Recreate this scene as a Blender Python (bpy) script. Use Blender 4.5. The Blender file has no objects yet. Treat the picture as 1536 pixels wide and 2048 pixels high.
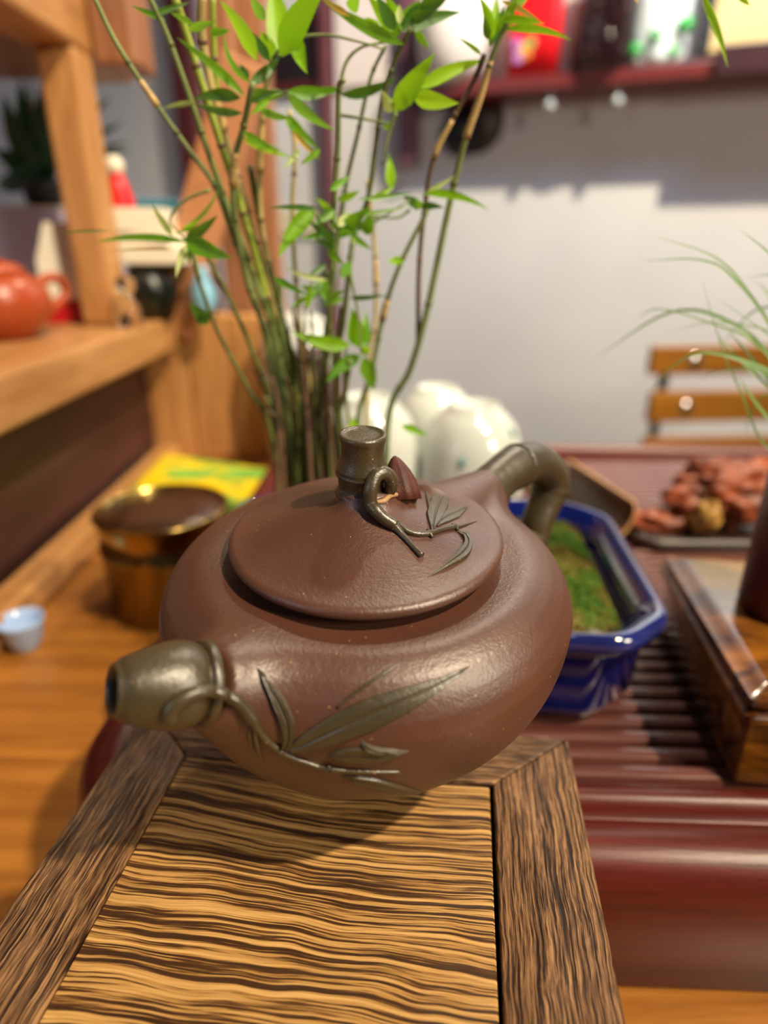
import bpy, bmesh, math, random
import numpy as np
from math import sin, cos, tan, pi, radians, sqrt, atan2
from mathutils import Vector, Matrix, noise
from mathutils.bvhtree import BVHTree

S = bpy.context.scene
C = S.collection
random.seed(7)

# ---------------------------------------------------------------- camera
FPX = 1250.0                      # focal length in pixels of the 1536 x 2048 frame
PITCH = math.atan(530.0 / FPX)
CZ = 0.98                         # eye height; the table top is 0.23 m lower
cd = bpy.data.cameras.new('camera'); cam = bpy.data.objects.new('camera', cd); C.objects.link(cam)
cam.location = (0, 0, CZ); cam.rotation_euler = (pi / 2 - PITCH, 0, 0)
cd.sensor_fit = 'VERTICAL'; cd.sensor_height = 24.0; cd.lens = 24.0 * FPX / 2048.0
cd.clip_start = 0.01
cd.dof.use_dof = True; cd.dof.focus_distance = 0.148; cd.dof.aperture_fstop = cd.lens / 3.8
S.camera = cam

# ---------------------------------------------------------------- world and lights
w = bpy.data.worlds.new('world'); S.world = w; w.use_nodes = True
bg = w.node_tree.nodes['Background']; bg.inputs[0].default_value = (0.76, 0.76, 1.0, 1); bg.inputs[1].default_value = 0.05

def spot(name, loc, target, power, col, size, angle=60, blend=0.5):
    l = bpy.data.lights.new(name, 'SPOT'); l.energy = power; l.color = col; l.shadow_soft_size = size
    l.spot_size = radians(angle); l.spot_blend = blend
    o = bpy.data.objects.new(name, l); C.objects.link(o); o.location = loc
    o.rotation_euler = (Vector(target) - Vector(loc)).to_track_quat('-Z', 'Y').to_euler(); return o
def area(name, loc, target, power, col, sx, sy):
    l = bpy.data.lights.new(name, 'AREA'); l.energy = power; l.color = col; l.shape = 'RECTANGLE'; l.size = sx; l.size_y = sy
    o = bpy.data.objects.new(name, l); C.objects.link(o); o.location = loc
    o.rotation_euler = (Vector(target) - Vector(loc)).to_track_quat('-Z', 'Y').to_euler(); return o

spot('key_spot', (0.95, -0.50, 2.45), (0.0, 0.2, 0.8), 195, (1.0, 0.81, 0.57), 0.028, 62)
spot('back_spot', (0.30, 1.20, 2.30), (0.0, 0.2, 0.8), 34, (1.0, 0.84, 0.62), 0.04, 60)
area('front_right_lamp', (1.15, -0.62, 1.55), (0.0, 0.15, 0.85), 13, (1.0, 0.87, 0.66), 0.34, 0.34)
area('left_window', (-1.5, -1.0, 1.7), (0.0, 0.5, 0.8), 5, (0.72, 0.80, 1.0), 0.45, 1.3)
area('cool_wall_fill', (0.8, 1.0, 2.1), (0.75, 2.0, 1.6), 14, (0.34, 0.56, 1.0), 0.9, 0.3)  # added bluish fill for the shadowed wall, not a fitting of the room
spot('wall_spot', (0.75, 0.62, 2.6), (0.75, 1.75, 0.75), 280, (1.0, 0.88, 0.62), 0.03, 95, 0.6)
spot('shelf_spot', (0.35, 0.1, 2.3), (-0.35, 0.8, 0.95), 46, (1.0, 0.86, 0.66), 0.05, 55)

S.view_settings.view_transform = 'Standard'; S.view_settings.look = 'None'
S.view_settings.gamma = 1.0; S.view_settings.use_curve_mapping = False
S.view_settings.exposure = 0.0

# ---------------------------------------------------------------- helpers
def ray(px, py):
    x = (px - 768) / FPX; v = (py - 1024) / FPX
    return Vector((x, cos(PITCH) - v * sin(PITCH), -(v * cos(PITCH) + sin(PITCH))))   # per unit depth
def atz(px, py, z): r = ray(px, py); t = (z - CZ) / r.z; return Vector((r.x * t, r.y * t, z))
def aty(px, py, Y): r = ray(px, py); t = Y / r.y; return Vector((r.x * t, Y, CZ + r.z * t))
def att(px, py, t): r = ray(px, py); return Vector((r.x * t, r.y * t, CZ + r.z * t))

def empty(name, loc, label, cat, rz=0, group=None):
    o = bpy.data.objects.new(name, None); C.objects.link(o); o.location = loc; o.rotation_euler = (0, 0, rz)
    o.empty_display_size = 0.02
    o['label'] = label; o['category'] = cat
    if group: o['group'] = group
    return o
def tag(o, label=None, cat=None, group=None, kind=None):
    if label: o['label'] = label
    if cat: o['category'] = cat
    if group: o['group'] = group
    if kind: o['kind'] = kind
    return o
def wmat(o):
    m = Matrix.Translation(o.location) @ o.rotation_euler.to_matrix().to_4x4()
    return wmat(o.parent) @ m if o.parent else m
def obj(name, VF, mat, parent=None, world=False, smooth=True, origin=None):
    """one mesh object; world=True: vertices are in world space and are moved into the parent's frame"""
    V, F = VF
    me = bpy.data.meshes.new(name)
    V = [Vector(v) for v in V]
    if world and parent is not None:
        inv = wmat(parent).inverted(); V = [inv @ v for v in V]
    if origin is not None: V = [v - Vector(origin) for v in V]
    me.from_pydata([tuple(v) for v in V], [], F); me.validate()
    bm = bmesh.new(); bm.from_mesh(me); bmesh.ops.recalc_face_normals(bm, faces=bm.faces); bm.to_mesh(me); bm.free()
    if smooth: me.shade_smooth()
    if smooth == 'auto':
        me.set_sharp_from_angle(angle=radians(38))
    o = bpy.data.objects.new(name, me); C.objects.link(o)
    if mat: me.materials.append(mat)
    if parent is not None: o.parent = parent
    if origin is not None: o.location = origin
    return o
def join(*parts):
    V = []; F = []
    for v, f in parts:
        n = len(V); V += [tuple(x) for x in v]; F += [tuple(i + n for i in q) for q in f]
    return V, F
def xf(VF, M): return [M @ Vector(v) for v in VF[0]], VF[1]
def box(x0, x1, y0, y1, z0, z1, bev=0.0, seg=2):
    bm = bmesh.new(); bmesh.ops.create_cube(bm, size=1)
    for v in bm.verts:
        v.co = Vector(((x0 + x1) / 2 + v.co.x * (x1 - x0), (y0 + y1) / 2 + v.co.y * (y1 - y0), (z0 + z1) / 2 + v.co.z * (z1 - z0)))
    if bev: bmesh.ops.bevel(bm, geom=bm.edges[:], offset=bev, segments=seg, profile=0.5, affect='EDGES')
    V = [v.co.copy() for v in bm.verts]; F = [tuple(v.index for v in f.verts) for f in bm.faces]; bm.free(); return V, F
def prism(poly, z0, z1, bev=0.0):
    bm = bmesh.new(); vs = [bm.verts.new((p[0], p[1], z0)) for p in poly]; f = bm.faces.new(vs)
    r = bmesh.ops.extrude_face_region(bm, geom=[f])
    for v in r['geom']:
        if isinstance(v, bmesh.types.BMVert): v.co.z = z1
    bmesh.ops.recalc_face_normals(bm, faces=bm.faces)
    if bev: bmesh.ops.bevel(bm, geom=bm.edges[:], offset=bev, segments=2, profile=0.5, affect='EDGES')
    bm.verts.index_update()
    V = [v.co.copy() for v in bm.verts]; F = [tuple(v.index for v in f.verts) for f in bm.faces]; bm.free(); return V, F
def lathe(prof, n=48, c=(0, 0, 0), axis=None):
    V = []; F = []; m = len(prof)
    for i in range(n):
        a = 2 * pi * i / n
        for r, z in prof: V.append(Vector((r * cos(a), r * sin(a), z)))
    for i in range(n):
        j = (i + 1) % n
        for k in range(m - 1): F.append((i * m + k, j * m + k, j * m + k + 1, i * m + k + 1))
    F.append(tuple(i * m for i in range(n))) if prof[0][0] > 1e-6 else None
    F.append(tuple(i * m + m - 1 for i in range(n))) if prof[-1][0] > 1e-6 else None
    M = Matrix.Translation(Vector(c))
    if axis is not None: M = M @ Vector(axis).to_track_quat('Z', 'Y').to_matrix().to_4x4()
    return [M @ v for v in V], F
def catmull(P, k=6):
    P = [Vector(p) for p in P]; out = []
    Q = [P[0] * 2 - P[1]] + P + [P[-1] * 2 - P[-2]]
    for i in range(1, len(Q) - 2):
        a, b, c, d = Q[i - 1:i + 3]
        for s in range(k):
            t = s / k
            out.append(0.5 * ((2 * b) + (c - a) * t + (2 * a - 5 * b + 4 * c - d) * t * t + (3 * b - a - 3 * c + d) * t ** 3))
    out.append(P[-1]); return out
def lerp_list(L, n):
    return [float(np.interp(i / (n - 1), np.linspace(0, 1, len(L)), L)) for i in range(n)]
def tube(P, R, n=10, cap=True):
    P = [Vector(p) for p in P]; N = len(P)
    if not hasattr(R, '__len__'): R = [R] * N
    if len(R) != N: R = lerp_list(R, N)
    V = []; F = []
    T = [(P[min(i + 1, N - 1)] - P[max(i - 1, 0)]).normalized() for i in range(N)]
    up = Vector((0, 0, 1)) if abs(T[0].z) < 0.9 else Vector((1, 0, 0))
    s = T[0].cross(up).normalized()
    for i in range(N):
        s = (s - T[i] * s.dot(T[i])).normalized(); u = T[i].cross(s)
        for k in range(n):
            a = 2 * pi * k / n; V.append(P[i] + (s * cos(a) + u * sin(a)) * R[i])
    for i in range(N - 1):
        for k in range(n):
            l = (k + 1) % n; F.append((i * n + k, i * n + l, (i + 1) * n + l, (i + 1) * n + k))
    if cap: F.append(tuple(range(n))[::-1]); F.append(tuple((N - 1) * n + k for k in range(n)))
    return V, F
def rring(x0, x1, y0, y1, r, z, o=0.0, seg=8):
    """rounded rectangle ring, inset by o"""
    x0 += o; x1 -= o; y0 += o; y1 -= o; r = max(r - o, 0.0012)
    out = []
    for cx, cy, a0 in ((x1 - r, y1 - r, 0), (x0 + r, y1 - r, 90), (x0 + r, y0 + r, 180), (x1 - r, y0 + r, 270)):
        for k in range(seg + 1):
            a = radians(a0 + 90 * k / seg); out.append(Vector((cx + r * cos(a), cy + r * sin(a), z)))
    return out
def loft(rings, cap0=True, cap1=True):
    n = len(rings[0]); V = [v for r in rings for v in r]; F = []
    for i in range(len(rings) - 1):
        for k in range(n):
            l = (k + 1) % n; F.append((i * n + k, i * n + l, (i + 1) * n + l, (i + 1) * n + k))
    if cap0: F.append(tuple(range(n))[::-1])
    if cap1: F.append(tuple((len(rings) - 1) * n + k for k in range(n)))
    return V, F

# ---------------------------------------------------------------- materials
class NT:
    def __init__(s, name):
        s.m = bpy.data.materials.new(name); s.m.use_nodes = True; s.t = s.m.node_tree
        s.b = s.t.nodes['Principled BSDF']; s.out = s.t.nodes['Material Output']
    def n(s, kind, **kw):
        nd = s.t.nodes.new(kind)
        for k, v in kw.items(): setattr(nd, k, v)
        return nd
    def l(s, a, b): s.t.links.new(a, b)
    def coord(s, scale=(1, 1, 1), rot=(0, 0, 0), src='Object'):
        tc = s.n('ShaderNodeTexCoord'); mp = s.n('ShaderNodeMapping'); mp.inputs['Scale'].default_value = scale
        mp.inputs['Rotation'].default_value = rot; s.l(tc.outputs[src], mp.inputs[0]); return mp.outputs[0]
    def noise(s, vec, scale, detail=3, rough=0.5, dist=0.0):
        nd = s.n('ShaderNodeTexNoise'); nd.inputs['Scale'].default_value = scale; nd.inputs['Detail'].default_value = detail
        nd.inputs['Roughness'].default_value = rough; nd.inputs['Distortion'].default_value = dist
        s.l(vec, nd.inputs['Vector']); return nd.outputs['Fac']
    def ramp(s, fac, stops, interp='LINEAR'):
        nd = s.n('ShaderNodeValToRGB'); cr = nd.color_ramp; cr.interpolation = interp
        while len(cr.elements) < len(stops): cr.elements.new(0.5)
        for e, (p, c) in zip(cr.elements, stops):
            e.position = p; e.color = (c[0], c[1], c[2], 1) if hasattr(c, '__len__') else (c, c, c, 1)
        s.l(fac, nd.inputs[0]); return nd.outputs[0]
    def mix(s, fac, a, b, mode='MIX'):
        nd = s.n('ShaderNodeMix', data_type='RGBA', blend_type=mode)
        for i, v in ((0, fac), (6, a), (7, b)):
            if hasattr(v, 'is_linked') or hasattr(v, 'links'): s.l(v, nd.inputs[i])
            elif i == 0: nd.inputs[0].default_value = v
            else: nd.inputs[i].default_value = (v[0], v[1], v[2], 1)
        return nd.outputs[2]
    def math(s, op, a, b=0.0, clamp=False):
        nd = s.n('ShaderNodeMath', operation=op, use_clamp=clamp)
        for i, v in ((0, a), (1, b)):
            if hasattr(v, 'links'): s.l(v, nd.inputs[i])
            else: nd.inputs[i].default_value = v
        return nd.outputs[0]
    def bump(s, h, strength, dist, prev=None):
        nd = s.n('ShaderNodeBump'); nd.inputs['Strength'].default_value = strength; nd.inputs['Distance'].default_value = dist
        s.l(h, nd.inputs['Height'])
        if prev is not None: s.l(prev, nd.inputs['Normal'])
        return nd.outputs[0]
    def done(s, col=None, rough=None, normal=None, **kw):
        if col is not None:
            if hasattr(col, 'links'): s.l(col, s.b.inputs['Base Color'])
            else: s.b.inputs['Base Color'].default_value = (col[0], col[1], col[2], 1)
        if rough is not None:
            if hasattr(rough, 'links'): s.l(rough, s.b.inputs['Roughness'])
            else: s.b.inputs['Roughness'].default_value = rough
        if normal is not None: s.l(normal, s.b.inputs['Normal'])
        for k, v in kw.items(): s.b.inputs[k.replace('_', ' ')].default_value = v
        return s.m
def srgb(h):
    h = h.lstrip('#'); c = [int(h[i:i + 2], 16) / 255 for i in (0, 2, 4)]
    return tuple(x / 12.92 if x <= 0.04045 else ((x + 0.055) / 1.055) ** 2.4 for x in c)
def plain(name, col, rough=0.5, var=0.12, scale=40, bump=0.0, **kw):
    m = NT(name); c = srgb(col) if isinstance(col, str) else col
    v = m.coord(); f = m.noise(v, scale, 3)
    cc = m.ramp(f, [(0.3, tuple(x * (1 - var) for x in c)), (0.7, tuple(min(1, x * (1 + var)) for x in c))])
    nrm = m.bump(m.noise(v, scale * 12, 2), bump, 0.0005) if bump else None
    return m.done(cc, rough, nrm, **kw)
def wood(name, dark, light, axis='x', scale=1.0, rough=0.4, bump=0.2, coat=0.0, stretch=14, contrast=(0.35, 0.68), dist=0.6, **kw):
    m = NT(name); a = {'x': (1, stretch, stretch), 'y': (stretch, 1, stretch), 'z': (stretch, stretch, 1)}[axis]
    v = m.coord(scale=a); f = m.noise(v, 6 * scale, 6, 0.6, dist); g = m.noise(v, 40 * scale, 3, 0.6)
    col = m.ramp(f, [(contrast[0], srgb(dark)), (contrast[1], srgb(light))])
    col = m.mix(m.math('MULTIPLY', m.ramp(g, [(0.35, 1.0), (0.5, 0.0)]), 0.35), col, srgb(dark))
    nrm = m.bump(g, bump, 0.0006)
    return m.done(col, rough, nrm, Coat_Weight=coat, Coat_Roughness=0.12, **kw)

def clay(name, base, light, rough, speck):
    m = NT(name); v = m.coord()
    f = m.noise(v, 60, 4); col = m.ramp(f, [(0.3, srgb(base)), (0.75, srgb(light))])
    vo = m.n('ShaderNodeTexVoronoi'); vo.inputs['Scale'].default_value = 700; m.l(v, vo.inputs['Vector'])
    sp = m.math('LESS_THAN', vo.outputs['Distance'], 0.13)
    sel = m.math('GREATER_THAN', m.n('ShaderNodeTexWhiteNoise').outputs[0], 2.0)
    wn = m.n('ShaderNodeTexWhiteNoise'); m.l(vo.outputs['Position'], wn.inputs['Vector'])
    sel = m.math('GREATER_THAN', wn.outputs[0], 1 - speck)
    k = m.math('MULTIPLY', sp, sel)
    col = m.mix(k, col, srgb('#b08a4c'))
    b1 = m.bump(m.noise(v, 1800, 2), 0.5, 0.00014); b2 = m.bump(m.noise(v, 700, 3, 0.6), 0.45, 0.00025, b1)
    return m.done(col, rough, b2, Specular_IOR_Level=1.0)
M_clay = clay('purple_clay', '#4f2e20', '#593525', 0.42, 0.06)
M_olive = clay('olive_clay', '#3a311b', '#463c23', 0.37, 0.06)
M_shoot = plain('shoot_clay', '#4c2317', 0.5, 0.35, 300, 0.3)
M_fringe = plain('sheath_clay', '#a5815a', 0.5, 0.2, 300)

def wenge():
    m = NT('wenge_panel'); v0 = m.coord()
    d = m.noise(v0, 14, 3, 0.55)
    vm = m.n('ShaderNodeVectorMath', operation='MULTIPLY_ADD')
    cb = m.n('ShaderNodeCombineXYZ'); m.l(m.math('MULTIPLY', m.math('SUBTRACT', d, 0.5), 0.014), cb.inputs[1])
    va = m.n('ShaderNodeVectorMath', operation='ADD'); m.l(v0, va.inputs[0]); m.l(cb.outputs[0], va.inputs[1])
    sp = m.n('ShaderNodeSeparateXYZ'); m.l(va.outputs[0], sp.inputs[0])
    yy = m.math('ADD', sp.outputs[1], m.math('MULTIPLY', sp.outputs[0], 0.03))
    yw = m.math('MULTIPLY', yy, m.math('ADD', m.math('MULTIPLY', yy, 2600.0), 340.0))
    cw = m.n('ShaderNodeCombineXYZ'); m.l(m.math('MULTIPLY', sp.outputs[0], 9.0), cw.inputs[0]); m.l(yw, cw.inputs[1])
    class _o: outputs = [cw.outputs[0]]
    mp = _o
    f = m.noise(mp.outputs[0], 1.0, 5, 0.68, 0.3)
    mp2 = m.n('ShaderNodeMapping'); mp2.inputs['Scale'].default_value = (40, 1500, 60); m.l(va.outputs[0], mp2.inputs[0])
    g = m.noise(mp2.outputs[0], 1.0, 3, 0.6)
    ff = m.math('ADD', m.math('MULTIPLY', f, 0.74), m.math('MULTIPLY', g, 0.26))
    col = m.ramp(ff, [(0.45, srgb('#2d1c0e')), (0.485, srgb('#523418')), (0.508, srgb('#bd8e4c')), (0.60, srgb('#e6b870'))])
    sm = m.noise(v0, 55, 3); col = m.mix(m.math('MULTIPLY', sm, 0.3), col, srgb('#7a4d20'))
    nrm = m.bump(ff, 0.7, 0.0009); n2 = m.bump(g, 0.4, 0.0004, nrm)
    return m.done(col, 0.42, n2, Specular_IOR_Level=0.5)
M_wenge = wenge()
def brushed(name, axis):
    m = NT(name); v0 = m.coord()
    d = m.noise(v0, 45, 3, 0.6)
    cb = m.n('ShaderNodeCombineXYZ'); m.l(m.math('MULTIPLY', m.math('SUBTRACT', d, 0.5), 0.003), cb.inputs[0 if axis == 'y' else 1])
    va = m.n('ShaderNodeVectorMath', operation='ADD'); m.l(v0, va.inputs[0]); m.l(cb.outputs[0], va.inputs[1])
    mp = m.n('ShaderNodeMapping'); mp.inputs['Scale'].default_value = (1700, 60, 100) if axis == 'y' else (60, 1700, 100); m.l(va.outputs[0], mp.inputs[0])
    f = m.noise(mp.outputs[0], 1.0, 3, 0.6, 0.3)
    mp2 = m.n('ShaderNodeMapping'); mp2.inputs['Scale'].default_value = (2200, 220, 300) if axis == 'y' else (220, 2200, 300); m.l(va.outputs[0], mp2.inputs[0])
    g = m.noise(mp2.outputs[0], 1.0, 2, 0.5)
    col = m.ramp(f, [(0.40, srgb('#2b1a0f')), (0.47, srgb('#6a4b31')), (0.58, srgb('#9c744c')), (0.75, srgb('#b58b5e'))])
    col = m.mix(m.math('MULTIPLY', m.ramp(g, [(0.38, 1.0), (0.5, 0.0)]), 0.5), col, srgb('#2e1b10'))
    n1 = m.bump(f, 0.9, 0.0011); n2 = m.bump(g, 0.5, 0.0005, n1)
    return m.done(col, 0.42, n2, Specular_IOR_Level=0.5)
M_rail_y = brushed('brushed_rail_wood', 'y'); M_rail_x = brushed('brushed_cross_rail_wood', 'x')
M_table = wood('honey_table_wood', '#7d4a1a', '#ba7c32', 'x', 1.0, 0.36, 0.2, 0.15, 16, (0.3, 0.75))
M_tray = wood('red_tray_wood', '#471610', '#64221a', 'x', 2.2, 0.36, 0.12, 0.0, 16, (0.3, 0.7), Specular_IOR_Level=0.4)
M_slat = wood('tray_slat_wood', '#553029', '#6f443c', 'x', 2.2, 0.28, 0.1, 0.3, 16, (0.3, 0.7))
M_box = wood('figured_rosewood', '#35170a', '#a8691e', 'x', 1.6, 0.22, 0.1, 0.6, 4, (0.36, 0.66), 2.0)
M_shelf = wood('shelf_teak', '#9c6a38', '#c4915a', 'y', 1.2, 0.42, 0.2, 0.1, 12, (0.3, 0.7))
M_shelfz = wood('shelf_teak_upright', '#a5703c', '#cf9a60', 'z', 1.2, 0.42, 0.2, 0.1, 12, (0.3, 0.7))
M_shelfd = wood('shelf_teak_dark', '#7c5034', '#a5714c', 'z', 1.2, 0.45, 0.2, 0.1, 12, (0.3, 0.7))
M_panel = wood('dark_plum_panel', '#3a1f1c', '#53302c', 'y', 1.0, 0.5, 0.1, 0.0, 8)
M_darkred = plain('dark_red_lacquer', '#571b1b', 0.4)
M_chair = wood('chair_slat_wood', '#8a5416', '#a9701f', 'x', 1.0, 0.35, 0.1, 0.2, 12)
M_metal = plain('dark_chair_metal', '#33261f', 0.4, Metallic=0.6)
M_steel = plain('screw_steel', '#c9c4bd', 0.25, Metallic=1.0)
def glaze():
    m = NT('blue_glaze'); g = m.n('ShaderNodeNewGeometry'); v = m.coord()
    pt = m.ramp(g.outputs['Pointiness'], [(0.52, 0.0), (0.66, 1.0)])
    f = m.noise(v, 35, 4, 0.6)
    col = m.ramp(f, [(0.3, srgb('#050938')), (0.7, srgb('#0f1e70'))])
    col = m.mix(m.math('MULTIPLY', pt, 0.6), col, srgb('#4a54a0'))
    return m.done(col, 0.08, None, Coat_Weight=0.8, Coat_Roughness=0.04)
M_glaze = glaze()
M_soil = plain('dark_soil', '#2a2018', 0.9, 0.4, 200, 0.6)
M_mossbed = plain('moss_bed', '#3c4a12', 0.9, 0.35, 120, 0.5)
def mossm():
    m = NT('moss_strands'); v = m.coord(); f = m.noise(v, 60, 3, 0.6)
    col = m.ramp(f, [(0.38, srgb('#3f6a0c')), (0.47, srgb('#5f7a16')), (0.55, srgb('#7a7222')), (0.66, srgb('#6a5422'))])
    return m.done(col, 0.7)
M_moss = mossm()
M_white = plain('white_porcelain', '#bcc1ba', 0.10, 0.02, 10, Coat_Weight=0.5)
M_teal = plain('teal_decor', '#2c7f86', 0.2, 0.2, 60)
M_brass = plain('brushed_gold_tin', '#ab9050', 0.20, 0.08, 30, Metallic=1.0)
M_lid = plain('dark_brown_lid', '#3d2216', 0.3, 0.1)
M_yellow = NT('yellow_packet'); _v = M_yellow.coord(); _f = M_yellow.noise(_v, 26, 1, 0.3)
M_yellow = M_yellow.done(M_yellow.ramp(_f, [(0.56, srgb('#dcbc18')), (0.60, srgb('#78a038'))]), 0.35)
M_orange = plain('orange_clay', '#a3441b', 0.32, 0.1)
M_red = plain('red_card', '#b00f16', 0.4)
M_brightred = plain('bright_red_foil', '#e2121c', 0.3)
M_cream = plain('cream_card', '#e9e2cc', 0.5, 0.03)
M_lilac = plain('pale_lilac_card', '#c9c3dc', 0.5, 0.03)
M_tealbox = plain('teal_card', '#1f6f86', 0.4)
M_blackgreen = plain('black_green_glaze', '#0d120d', 0.3, 0.3)
M_skyblue = plain('sky_blue_glaze', '#7fb4cc', 0.2)
M_leafdark = plain('dark_green_leaf', '#17401c', 0.4, 0.3)
def glassm(name, col, rough=0.03):
    m = NT(name); return m.done(srgb(col), rough, None, Transmission_Weight=1.0, IOR=1.45)
M_glass = glassm('clear_glass', '#f2f5f2')
def leafm(name, a, b, trans):
    m = NT(name); oi = m.n('ShaderNodeObjectInfo'); v = m.coord(); f = m.noise(v, 90, 2)
    fac = m.math('ADD', m.math('MULTIPLY', oi.outputs['Random'], 0.75), m.math('MULTIPLY', f, 0.25))
    col = m.ramp(fac, [(0.1, srgb(a)), (0.9, srgb(b))])
    m.l(col, m.b.inputs['Base Color']); m.b.inputs['Roughness'].default_value = 0.42
    tr = m.n('ShaderNodeBsdfTranslucent'); m.l(m.mix(0.35, col, srgb('#b4e62a')), tr.inputs[0])
    mx = m.n('ShaderNodeMixShader'); mx.inputs[0].default_value = trans
    m.l(m.b.outputs[0], mx.inputs[1]); m.l(tr.outputs[0], mx.inputs[2]); m.l(mx.outputs[0], m.out.inputs[0]); return m.m
M_leaf = {'b': leafm('lit_lime_bamboo_leaf', '#79b80c', '#a6d61e', 0.5), 'g': leafm('green_bamboo_leaf', '#55961a', '#7fb42c', 0.45),  # lime and deep tones put lit and shaded leaves into the colour
          'd': leafm('shaded_bamboo_leaf', '#2f5f1e', '#47782a', 0.3), 'y': leafm('dry_bamboo_leaf', '#c99a45', '#dcb765', 0.35),
          'p': leafm('pale_bamboo_leaf', '#a9bf6a', '#c5d08a', 0.4)}
M_stem = {'g': plain('green_stem', '#76854a', 0.45, 0.25, 60), 'l': plain('lime_stem', '#9aab42', 0.4, 0.2, 60),
          's': plain('straw_stem', '#bdaa70', 0.45, 0.2, 60), 'b': plain('brown_stem', '#6a5138', 0.6, 0.3, 60),
          'o': plain('olive_stem', '#5d6330', 0.5, 0.25, 60)}
M_sheath = plain('dry_sheath', '#c2a468', 0.5, 0.2, 200)
M_grass = leafm('fine_grass', '#5f8a4a', '#86a86a', 0.35)
def wallm():
    m = NT('wall_paint'); v = m.coord(); f = m.noise(v, 3, 3)
    return m.done(m.ramp(f, [(0.3, srgb('#cfcbcc')), (0.7, srgb('#d9d6d3'))]), 0.6, m.bump(m.noise(v, 200, 2), 0.1, 0.001))
M_wall = wallm()
M_floor = plain('grey_floor', '#6b625c', 0.4)
M_root = plain('orange_root', '#854020', 0.45, 0.6, 50, 0.6)
M_rootp = plain('pale_root', '#a8803c', 0.45, 0.2, 50)
M_driftwood = plain('dark_driftwood', '#2b170e', 0.4, 0.4, 50)
M_bark = plain('bamboo_bark_rim', '#b98c58', 0.5, 0.25, 70); M_barkin = plain('dark_scoop_inside', '#4a2a12', 0.35, 0.3, 50)
M_bean = plain('dark_red_beans', '#4a1a1c', 0.35, 0.5, 90)
M_paleboard = plain('pale_wood_board', '#dbbd80', 0.5, 0.08)
M_green = plain('green_foil', '#2f9a3a', 0.25, 0.3, 40)
M_black = plain('black_plastic', '#15161c', 0.5)

# ================================================================ THE SETTING
TZ = 0.75                          # table top
obj('wall_left', box(-2.1, -2.0, -2.5, 4.4, 0, 2.9), M_wall, smooth=False)['kind'] = 'structure'
obj('floor', box(-3, 3.5, -2.5, 4.5, -0.05, 0), M_floor, smooth=False)['kind'] = 'structure'
YAW = radians(-20)
w0 = aty(1150, 400, 1.75)
wd = Vector((cos(YAW), sin(YAW), 0)); wn = Vector((-sin(YAW), cos(YAW), 0))     # along the wall, away from the room
def wallM(): return Matrix.Translation((w0.x, w0.y, 0)) @ Matrix.Rotation(YAW, 4, 'Z')
WM = wallM()
def wpix(px, py, off=0.0):
    """point where the sight line meets a plane parallel to the wall, off metres in front: (along, out, z) in wall space"""
    r = ray(px, py); p0 = Vector((w0.x, w0.y, 0)) - wn * off
    t = (p0 - Vector((0, 0, 0))).dot(wn) / Vector((r.x, r.y, 0)).dot(wn)
    q = Vector((r.x * t, r.y * t, CZ + r.z * t)); l = WM.inverted() @ q; return l
o = obj('wall_back', xf(box(-3.5, 2.2, 0, 0.1, 0, 2.9), WM), M_wall, smooth=False); o['kind'] = 'structure'
def wallthing(name, label, cat, x, z, y=-0.01):
    p = WM @ Vector((x, y, z)); return empty(name, p, label, cat, YAW)

# dark red corner pillar and thin pole on the wall behind the plant
def wallstrip(name, px0, px1, py, z0, z1, depth, mat):
    a = wpix(px0, py, depth); b = wpix(px1, py, depth)
    return obj(name, xf(box(a.x, b.x, -depth, 0, z0, z1, 0.003), WM), mat, smooth=False)
wallstrip('trim_1', 352, 388, 250, 0, 2.9, 0.06, M_darkred)['kind'] = 'structure'
wallstrip('trim_2', 645, 662, 350, 0, 2.9, 0.04, plain('plum_trim_paint', '#63343a', 0.45))['kind'] = 'structure'
wallstrip('trim_3', 796, 830, 180, wpix(812, 330, .04).z, 2.9, 0.05, plain('mauve_trim_paint', '#6e4550', 0.45))['kind'] = 'structure'

# wall shelf at the top right with its goods
sf = 0.125
a = wpix(850, 205, sf); b = wpix(1390, 145, sf)
zs = (a.z + b.z) / 2
ws = wallthing('wall_shelf', 'dark red wooden shelf board on the back wall, loaded with jars and packets', 'shelf', (a.x + b.x) / 2, zs)
th = 0.028
obj('shelf_board', xf(box(a.x, 1.4, -sf, -0.001, zs, zs + th, 0.002), WM), plain('mahogany_board', '#6b2420', 0.35), ws, world=True, smooth=False)
c0 = wpix(1430, 145, sf + .03)
obj('shelf_front_beam', xf(box(c0.x, 1.4, -sf - .025, -sf, zs - 0.003, zs + th + .02, 0.002), WM), plain('dark_shelf_beam', '#3a1418', 0.4), ws, world=True, smooth=False)
for px in (1104, 1240):
    h = wpix(px, 165, sf - .02)
    obj('hook', xf(join(lathe([(0.0, 0), (.011, .002), (.012, .012), (.006, .02), (.004, .04), (0, .04)], 16, (h.x, h.y, zs - .04))), WM), M_white, ws, world=True)
top = zs + th
def on_shelf(px, w_px, y=-0.09):
    l = wpix(px, 130, -y); k = (Vector((w0.x, w0.y, 0)).length + 0.2); return l.x, w_px / FPX * 1.55
x, wd_ = on_shelf(905, 130)
t = wallthing('storage_jar', 'large white round canister at the left end of the wall shelf', 'jar', x, top, -0.09)
obj('body', xf(lathe([(0, 0), (.05, 0), (.073, .03), (.083, .08), (.080, .14), (.05, .19), (0, .19)], 40), Matrix.Identity(4)), plain('chalk_white', '#e6dcd2', 0.4, 0.02), t)
obj('lid', lathe([(.052, .185), (.055, .19), (.055, .215), (0, .225)], 32), M_cream, t)
x, wd_ = on_shelf(1066, 110)
t = wallthing('tea_packet', 'glossy bright red foil packet with a coloured flower print, on the wall shelf', 'packet', x, top, -0.09)
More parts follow.
